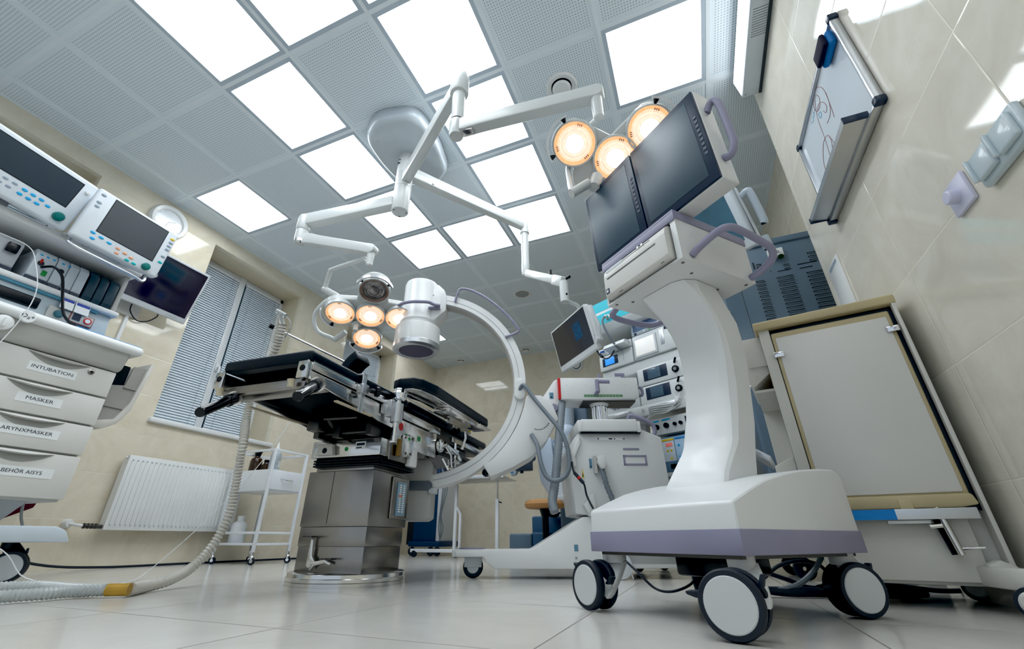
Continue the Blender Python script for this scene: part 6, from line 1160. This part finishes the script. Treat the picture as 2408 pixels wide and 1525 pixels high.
# ================================================================= LILAC DRUM ON A STAND
ll = P('lilac_enamel', (.52, .52, .72), .35, coat=.3)
Dm = V((-3.50, 4.15, 0)); St = thing('wash_stand', tuple(Dm), 'tall lilac-white tube stand with a wire shelf behind the trolley', 'stand')
zc = at(715, 1040, y=4.15).z; zt_s = at(700, 1085, y=3.95).z
b = MB(mat=ll)
for xx in (-.20, .20):
    for yy in (-.20, .20): b.box(Dm.x+xx-.012, Dm.x+xx+.012, Dm.y+yy-.012, Dm.y+yy+.012, .0, zt_s, .003)
for z in (.18, .45, zt_s-.01):
    for s_ in (-.2, .2): b.box(Dm.x-.2, Dm.x+.2, Dm.y+s_-.008, Dm.y+s_+.008, z-.008, z+.008); b.box(Dm.x+s_-.008, Dm.x+s_+.008, Dm.y-.2, Dm.y+.2, z-.008, z+.008)
b.build('tube_frame', St); b = MB(mat=ll); b.box(Dm.x-.24, Dm.x+.24, Dm.y-.22, Dm.y+.22, zt_s, zt_s+.02, .004); b.m(black).box(Dm.x-.2, Dm.x-.14, Dm.y-.18, Dm.y-.12, zt_s+.02, zt_s+.04, .004); b.build('stand_top', St)
Dr = thing('sterile_drum', (Dm.x, Dm.y, zt_s+.02), 'big lilac-white drum lying on its side on the tube stand', 'drum')
b = MB(mat=ll); rr_ = .17; ax = V((.95, .30, 0)).normalized(); c = V((Dm.x-.10, Dm.y-.06, zt_s+.02+rr_)); b.lathe([(0, -.012), (rr_*.9, -.01), (rr_, 0), (rr_, .05), (rr_*.97, .06), (rr_*.97, .36), (0, .37)], c, -V((.35, .94, 0)).normalized()*-1, 48); b.build('drum_body', Dr)
nn_ = -V((.35, .94, 0)).normalized(); b = MB(mat=alu); b.beam(c+nn_*.014+V((0, 0, .05)), c+nn_*.02+V((.12, 0, -.05)), .01, .01, .002); b.build('drum_latch', Dr)
b = MB(mat=ll); b.box(Dm.x+.09, Dm.x+.28, Dm.y-.20, Dm.y+.04, zt_s+.021, zt_s+.17, .02, 3); b.build('sterile_box', None, label='lilac-white rounded box beside the drum, half hidden by the operating table', cat='box')
# ================================================================= FAR END: white frame table, blue machine, stool, surgical robot
Y1 = 4.75
I = thing('overbed_table', (-2.2, Y1, 0), 'white tube-frame instrument table with a steel tray, far behind the arc', 'table')
pL = at(1075, 1135, y=Y1); pR = at(1170, 1130, y=Y1); zT = at(1150, 1123, y=Y1).z
b = MB(mat=tr); b.box(pL.x-.016, pL.x+.016, Y1-.016, Y1+.016, .05, zT-.06, .003); b.box(pL.x+.05, pL.x+.074, Y1-.014, Y1+.014, .05, .43, .003); b.beam((pL.x, Y1, .52), (pL.x+.062, Y1, .43), .022, .024)
b.box(pR.x-.018, pR.x+.018, Y1-.018, Y1+.018, .05, .58, .003); b.box(pL.x-.55, pL.x+.09, Y1-.03, Y1+.0, .05, .085, .003); b.box(pR.x-.5, pR.x+.18, Y1+.25, Y1+.28, .05, .085, .003); b.box(pL.x+.03, pL.x+.06, Y1-.02, Y1+.28, .05, .085); b.build('tube_frame', I)
b = MB(mat=steel2); b.cyl((pR.x, Y1, .5), (pR.x, Y1, zT-.02), .011, n=12); b.cyl((pL.x, Y1, .6), (pL.x, Y1, zT-.02), .011, n=12); b.m(black).beam((pR.x+.02, Y1, .55), (pR.x+.05, Y1, .54), .012, .012); b.build('height_rod', I)
b = MB(mat=alu); b.box(pL.x-.05, pR.x+.16, Y1-.22, Y1+.18, zT-.03, zT-.018, .003); b.m(tr).box(pL.x-.05, pR.x+.10, Y1-.19, Y1+.1, zT-.014, zT+.012, .004); b.m(black).box(pR.x-.06, pR.x+.14, Y1-.215, Y1-.2, zT-.02, zT+.0, .003); b.build('tray', I)
for xx in (pL.x-.5, pL.x+.03): b = MB(mat=rub); b.lathe([(.005, -.012), (.033, -.012), (.035, 0), (.033, .012), (.005, .012)], (xx, Y1-.02, .035), (0, 1, 0), 20); b.build('castor', I)
N_ = thing('blue_machine', (-2.95, 5.2, 0), 'dark navy cabinet on castors with hanging cables, deep behind the operating table', 'machine')
q0, q1 = at(975, 1200, y=5.1), at(1030, 1200, y=5.1); x0n, x1n = q0.x, q1.x; zt_ = at(1020, 1088, y=5.1).z
b = MB(mat=navy); b.box(x0n, x1n, 5.1, 5.5, .14, zt_-.05, .01); b.box(x0n-.03, x1n+.07, 5.06, 5.55, .10, .16, .01); b.m(skyb).box(x1n-.14, x1n-.03, 5.08, 5.2, zt_-.05, zt_+.06, .006); b.build('cabinet', N_)
b = MB(mat=lgrey); b.box(x1n, x1n+.05, 5.08, 5.5, .16, zt_-.16, .006); b.build('side_panel', N_)
b = MB(mat=hosem)
for k in range(3): b.tube(smooth_pts([(x1n+.03, 5.07, zt_-.05), (x1n+.09+k*.03, 5.04, zt_-.3), (x1n+.07+k*.01, 5.03, .45), (x1n+.06+k*.03, 5.04, .3), (x1n+.08, 5.05, .17)]), .006, 6)
b.build('hanging_cables', N_)
b = MB(mat=P('dark_wall', (.02, .02, .025), .5)); b.box(x0n-.12, x0n-.01, 5.15, 5.4, .12, zt_-.2, .006); b.build('rear_case', N_)
for xx in (x0n+.02, x1n-.06, x1n+.03): b = MB(mat=rub); b.lathe([(.01, -.015), (.045, -.015), (.05, 0), (.045, .015), (.01, .015)], (xx, 5.08, .05), (0, 1, 0), 22); b.build('castor', N_)
YS = 3.55; sX = at(1281, 1185, y=YS); So = thing('stool', (sX.x, YS, 0), 'round tan vinyl stool on a black gas column', 'stool')
zs_t = at(1280, 1172, y=YS-.12).z
b = MB(mat=brownv); b.lathe([(0, zs_t), (.13, zs_t), (.152, zs_t-.010), (.160, zs_t-.032), (.152, zs_t-.056), (.135, zs_t-.062), (0, zs_t-.062)], (sX.x, YS, 0), (0, 0, 1), 40); b.build('seat', So)
b = MB(mat=black); b.cyl((sX.x, YS, .08), (sX.x, YS, zs_t-.11), .026, n=18); b.cyl((sX.x, YS, zs_t-.16), (sX.x, YS, zs_t-.062), .018, .045, 18)
for k in range(5): a = k*1.2566; b.beam((sX.x, YS, .09), (sX.x+.16*math.cos(a), YS+.16*math.sin(a), .06), .035, .025, .004); b.sph((sX.x+.16*math.cos(a), YS+.16*math.sin(a), .028), .028, 10)
b.m(black).box(sX.x-.12, sX.x+.12, 3.9, 4.1, zs_t-.078, zs_t-.07); b.build('base', So)
# surgical robot
Yr = 3.75
Rb = thing('surgical_robot', (-1.25, 4.1, 0), 'blue-grey surgical robot with draped white arms, partly hidden by the hanging hoses', 'surgical robot')
def Rp(u, v, y=Yr): return at(u, v, y=y)
b = MB(mat=steelblue); a_, c_ = Rp(1318, 1200), Rp(1345, 1000); xr0 = Rp(1312, 1200).x; b.box(xr0, xr0+.30, 3.8, 4.3, .12, 1.32, .02, 3); b.build('column', Rb)
b = MB(mat=P('robot_navy', (.03, .09, .18), .4)); e0 = Rp(1250, 1215, 4.12); e1_ = Rp(1312, 1215, 4.12); b.box(e0.x, e1_.x+.05, 4.12, 4.4, .06, at(1250, 1213, y=4.12).z, .015, 3)
b.m(steelblue); g0, g1 = Rp(1197, 1260, 3.85), Rp(1250, 1255, 3.85); zg = at(1200, 1257, y=3.85).z; b.box(g0.x, g1.x-.001, 3.85, 4.1, .04, zg+.01, .015, 3); b.m(P('robot_navy', (.03, .09, .18), .4)).box(g1.x, g1.x+.15, 3.86, 4.1, .04, zg+.02, .015, 3); b.build('base', Rb)
def arm(pts, r, m_, nm, f=1.0):
    b = MB(mat=m_); P3 = [Rp(u, v, y) for u, v, y in pts]
    for i in range(len(P3)-1): b.cyl(P3[i], P3[i+1], r, r*f, 20)
    for p in P3: b.sph(p, r*1.05, 14)
    return b.build(nm, Rb)
pbl = P('robot_pale', (.45, .53, .63), .4); 
arm([(1330, 945, 3.7), (1333, 1010, 3.7)], .07, pbl, 'arm_link'); arm([(1333, 1020, 3.68), (1335, 1060, 3.68)], .085, pbl, 'arm_link'); arm([(1322, 1050, 3.6), (1325, 1170, 3.6)], .072, P('drape_white', (.60, .67, .74), .4), 'arm_link')
b = MB(mat=pbl); w0, w1 = Rp(1268, 1080, 3.55), Rp(1298, 1080, 3.55); b.prism([(w0.x-.03, Rp(1268, 1030, 3.55).z), (w1.x, Rp(1268, 1030, 3.55).z), (w1.x+.03, Rp(1268, 1170, 3.55).z), (w0.x+.07, Rp(1268, 1165, 3.55).z), (w0.x, Rp(1268, 1130, 3.55).z)], 3.55, 3.7, 'y', bev=.012); b.build('arm_cover', Rb)
arm([(1262, 1010, 3.55), (1235, 1062, 3.5), (1245, 1075, 3.5)], .045, P('lilac_pale', (.36, .38, .50), .4), 'arm_elbow', .7)
b = MB(mat=P('instrument_dark', (.03, .045, .07), .4)); 
for (u, v, r) in ((1228, 1080, .05), (1238, 1095, .045), (1222, 1100, .03), (1246, 1072, .04), (1230, 1062, .035)): p = Rp(u, v, 3.45); b.box(p.x-r, p.x+r, p.y-.04, p.y+.04, p.z-r*.8, p.z+r*.8, .01)
p = Rp(1227, 1112, 3.45); b.cyl(p, p+V((0, 0, .08)), .014, n=10); b.build('instrument_head', Rb)
b = MB(mat=pbl); p = Rp(1212, 1080, 3.45); b.prism([(p.x-.03, p.z+.06), (p.x+.03, p.z+.09), (p.x+.035, p.z-.06), (p.x+.01, p.z-.12), (p.x-.03, p.z-.13), (p.x-.03, p.z-.02)], 3.42, 3.47, 'y', bev=.008); b.m(skyb).sph(Rp(1203, 1108, 3.42), .016, 10); b.build('wrist', Rb)
b = MB(mat=steelblue); p = Rp(1372, 935, 4.0); b.prism([(p.x-.10, p.z-.10), (p.x+.02, p.z+.04), (p.x+.06, p.z+.02), (p.x+.06, p.z-.12)], 3.95, 4.1, 'y', bev=.01); b.m(steel).lathe([(.05, -.01), (.05, .01)], (p.x, 3.94, p.z-.03), (0, 1, 0), 24); b.build('joint', Rb)
b = MB(mat=black); p = Rp(1302, 1210, 3.6); b.sph(p, .03, 12, (1.6, 1, .7)); b.tube(smooth_pts([Rp(1290, 1200, 3.6), Rp(1296, 1206, 3.6), p]), .008, 8); b.build('hanging_plug', Rb)
# yellow wedge / tape on armboard is fixed there; a grey light rail behind the table
b = MB(mat=white2); zz0 = at(960, 1078, y=5.6).z; b.box(at(950, 1078, y=5.6).x, at(1018, 1078, y=5.6).x, 5.6, 5.63, zz0-.02, zz0+.02, .003); b.m(lgrey).box(at(950, 1078, y=5.6).x, at(1018, 1078, y=5.6).x, 5.6, 5.63, zz0+.05, zz0+.07, .003); b.m(tr)
b.box(at(955, 1078, y=5.6).x, at(955, 1078, y=5.6).x+.03, 5.6, 5.63, 0, zz0+.07); b.box(at(1010, 1078, y=5.6).x, at(1010, 1078, y=5.6).x+.03, 5.6, 5.63, 0, zz0+.07); b.build('white_shelf_frame', None, label='low white metal shelf frame seen behind the operating table column', cat='shelf')
# ================================================================= LIGHT
w = bpy.data.worlds.new('world'); SC.world = w; w.use_nodes = True; bg = w.node_tree.nodes['Background']; bg.inputs[0].default_value = (.75, .87, 1, 1); bg.inputs[1].default_value = .65
SC.view_settings.view_transform = 'Standard'
SC.cycles.use_denoising = True; SC.cycles.max_bounces = 7; SC.cycles.diffuse_bounces = 4; SC.cycles.glossy_bounces = 4; SC.cycles.transmission_bounces = 5; SC.cycles.sample_clamp_indirect = 8; SC.cycles.use_adaptive_sampling = True; SC.cycles.adaptive_threshold = .02
SC.cycles.caustics_reflective = False; SC.cycles.caustics_refractive = False
SC.view_settings.exposure = 0.06
vs_ = SC.view_settings; vs_.use_curve_mapping = True; vs_.curve_mapping.black_level = (.010, .009, .008); vs_.curve_mapping.update()
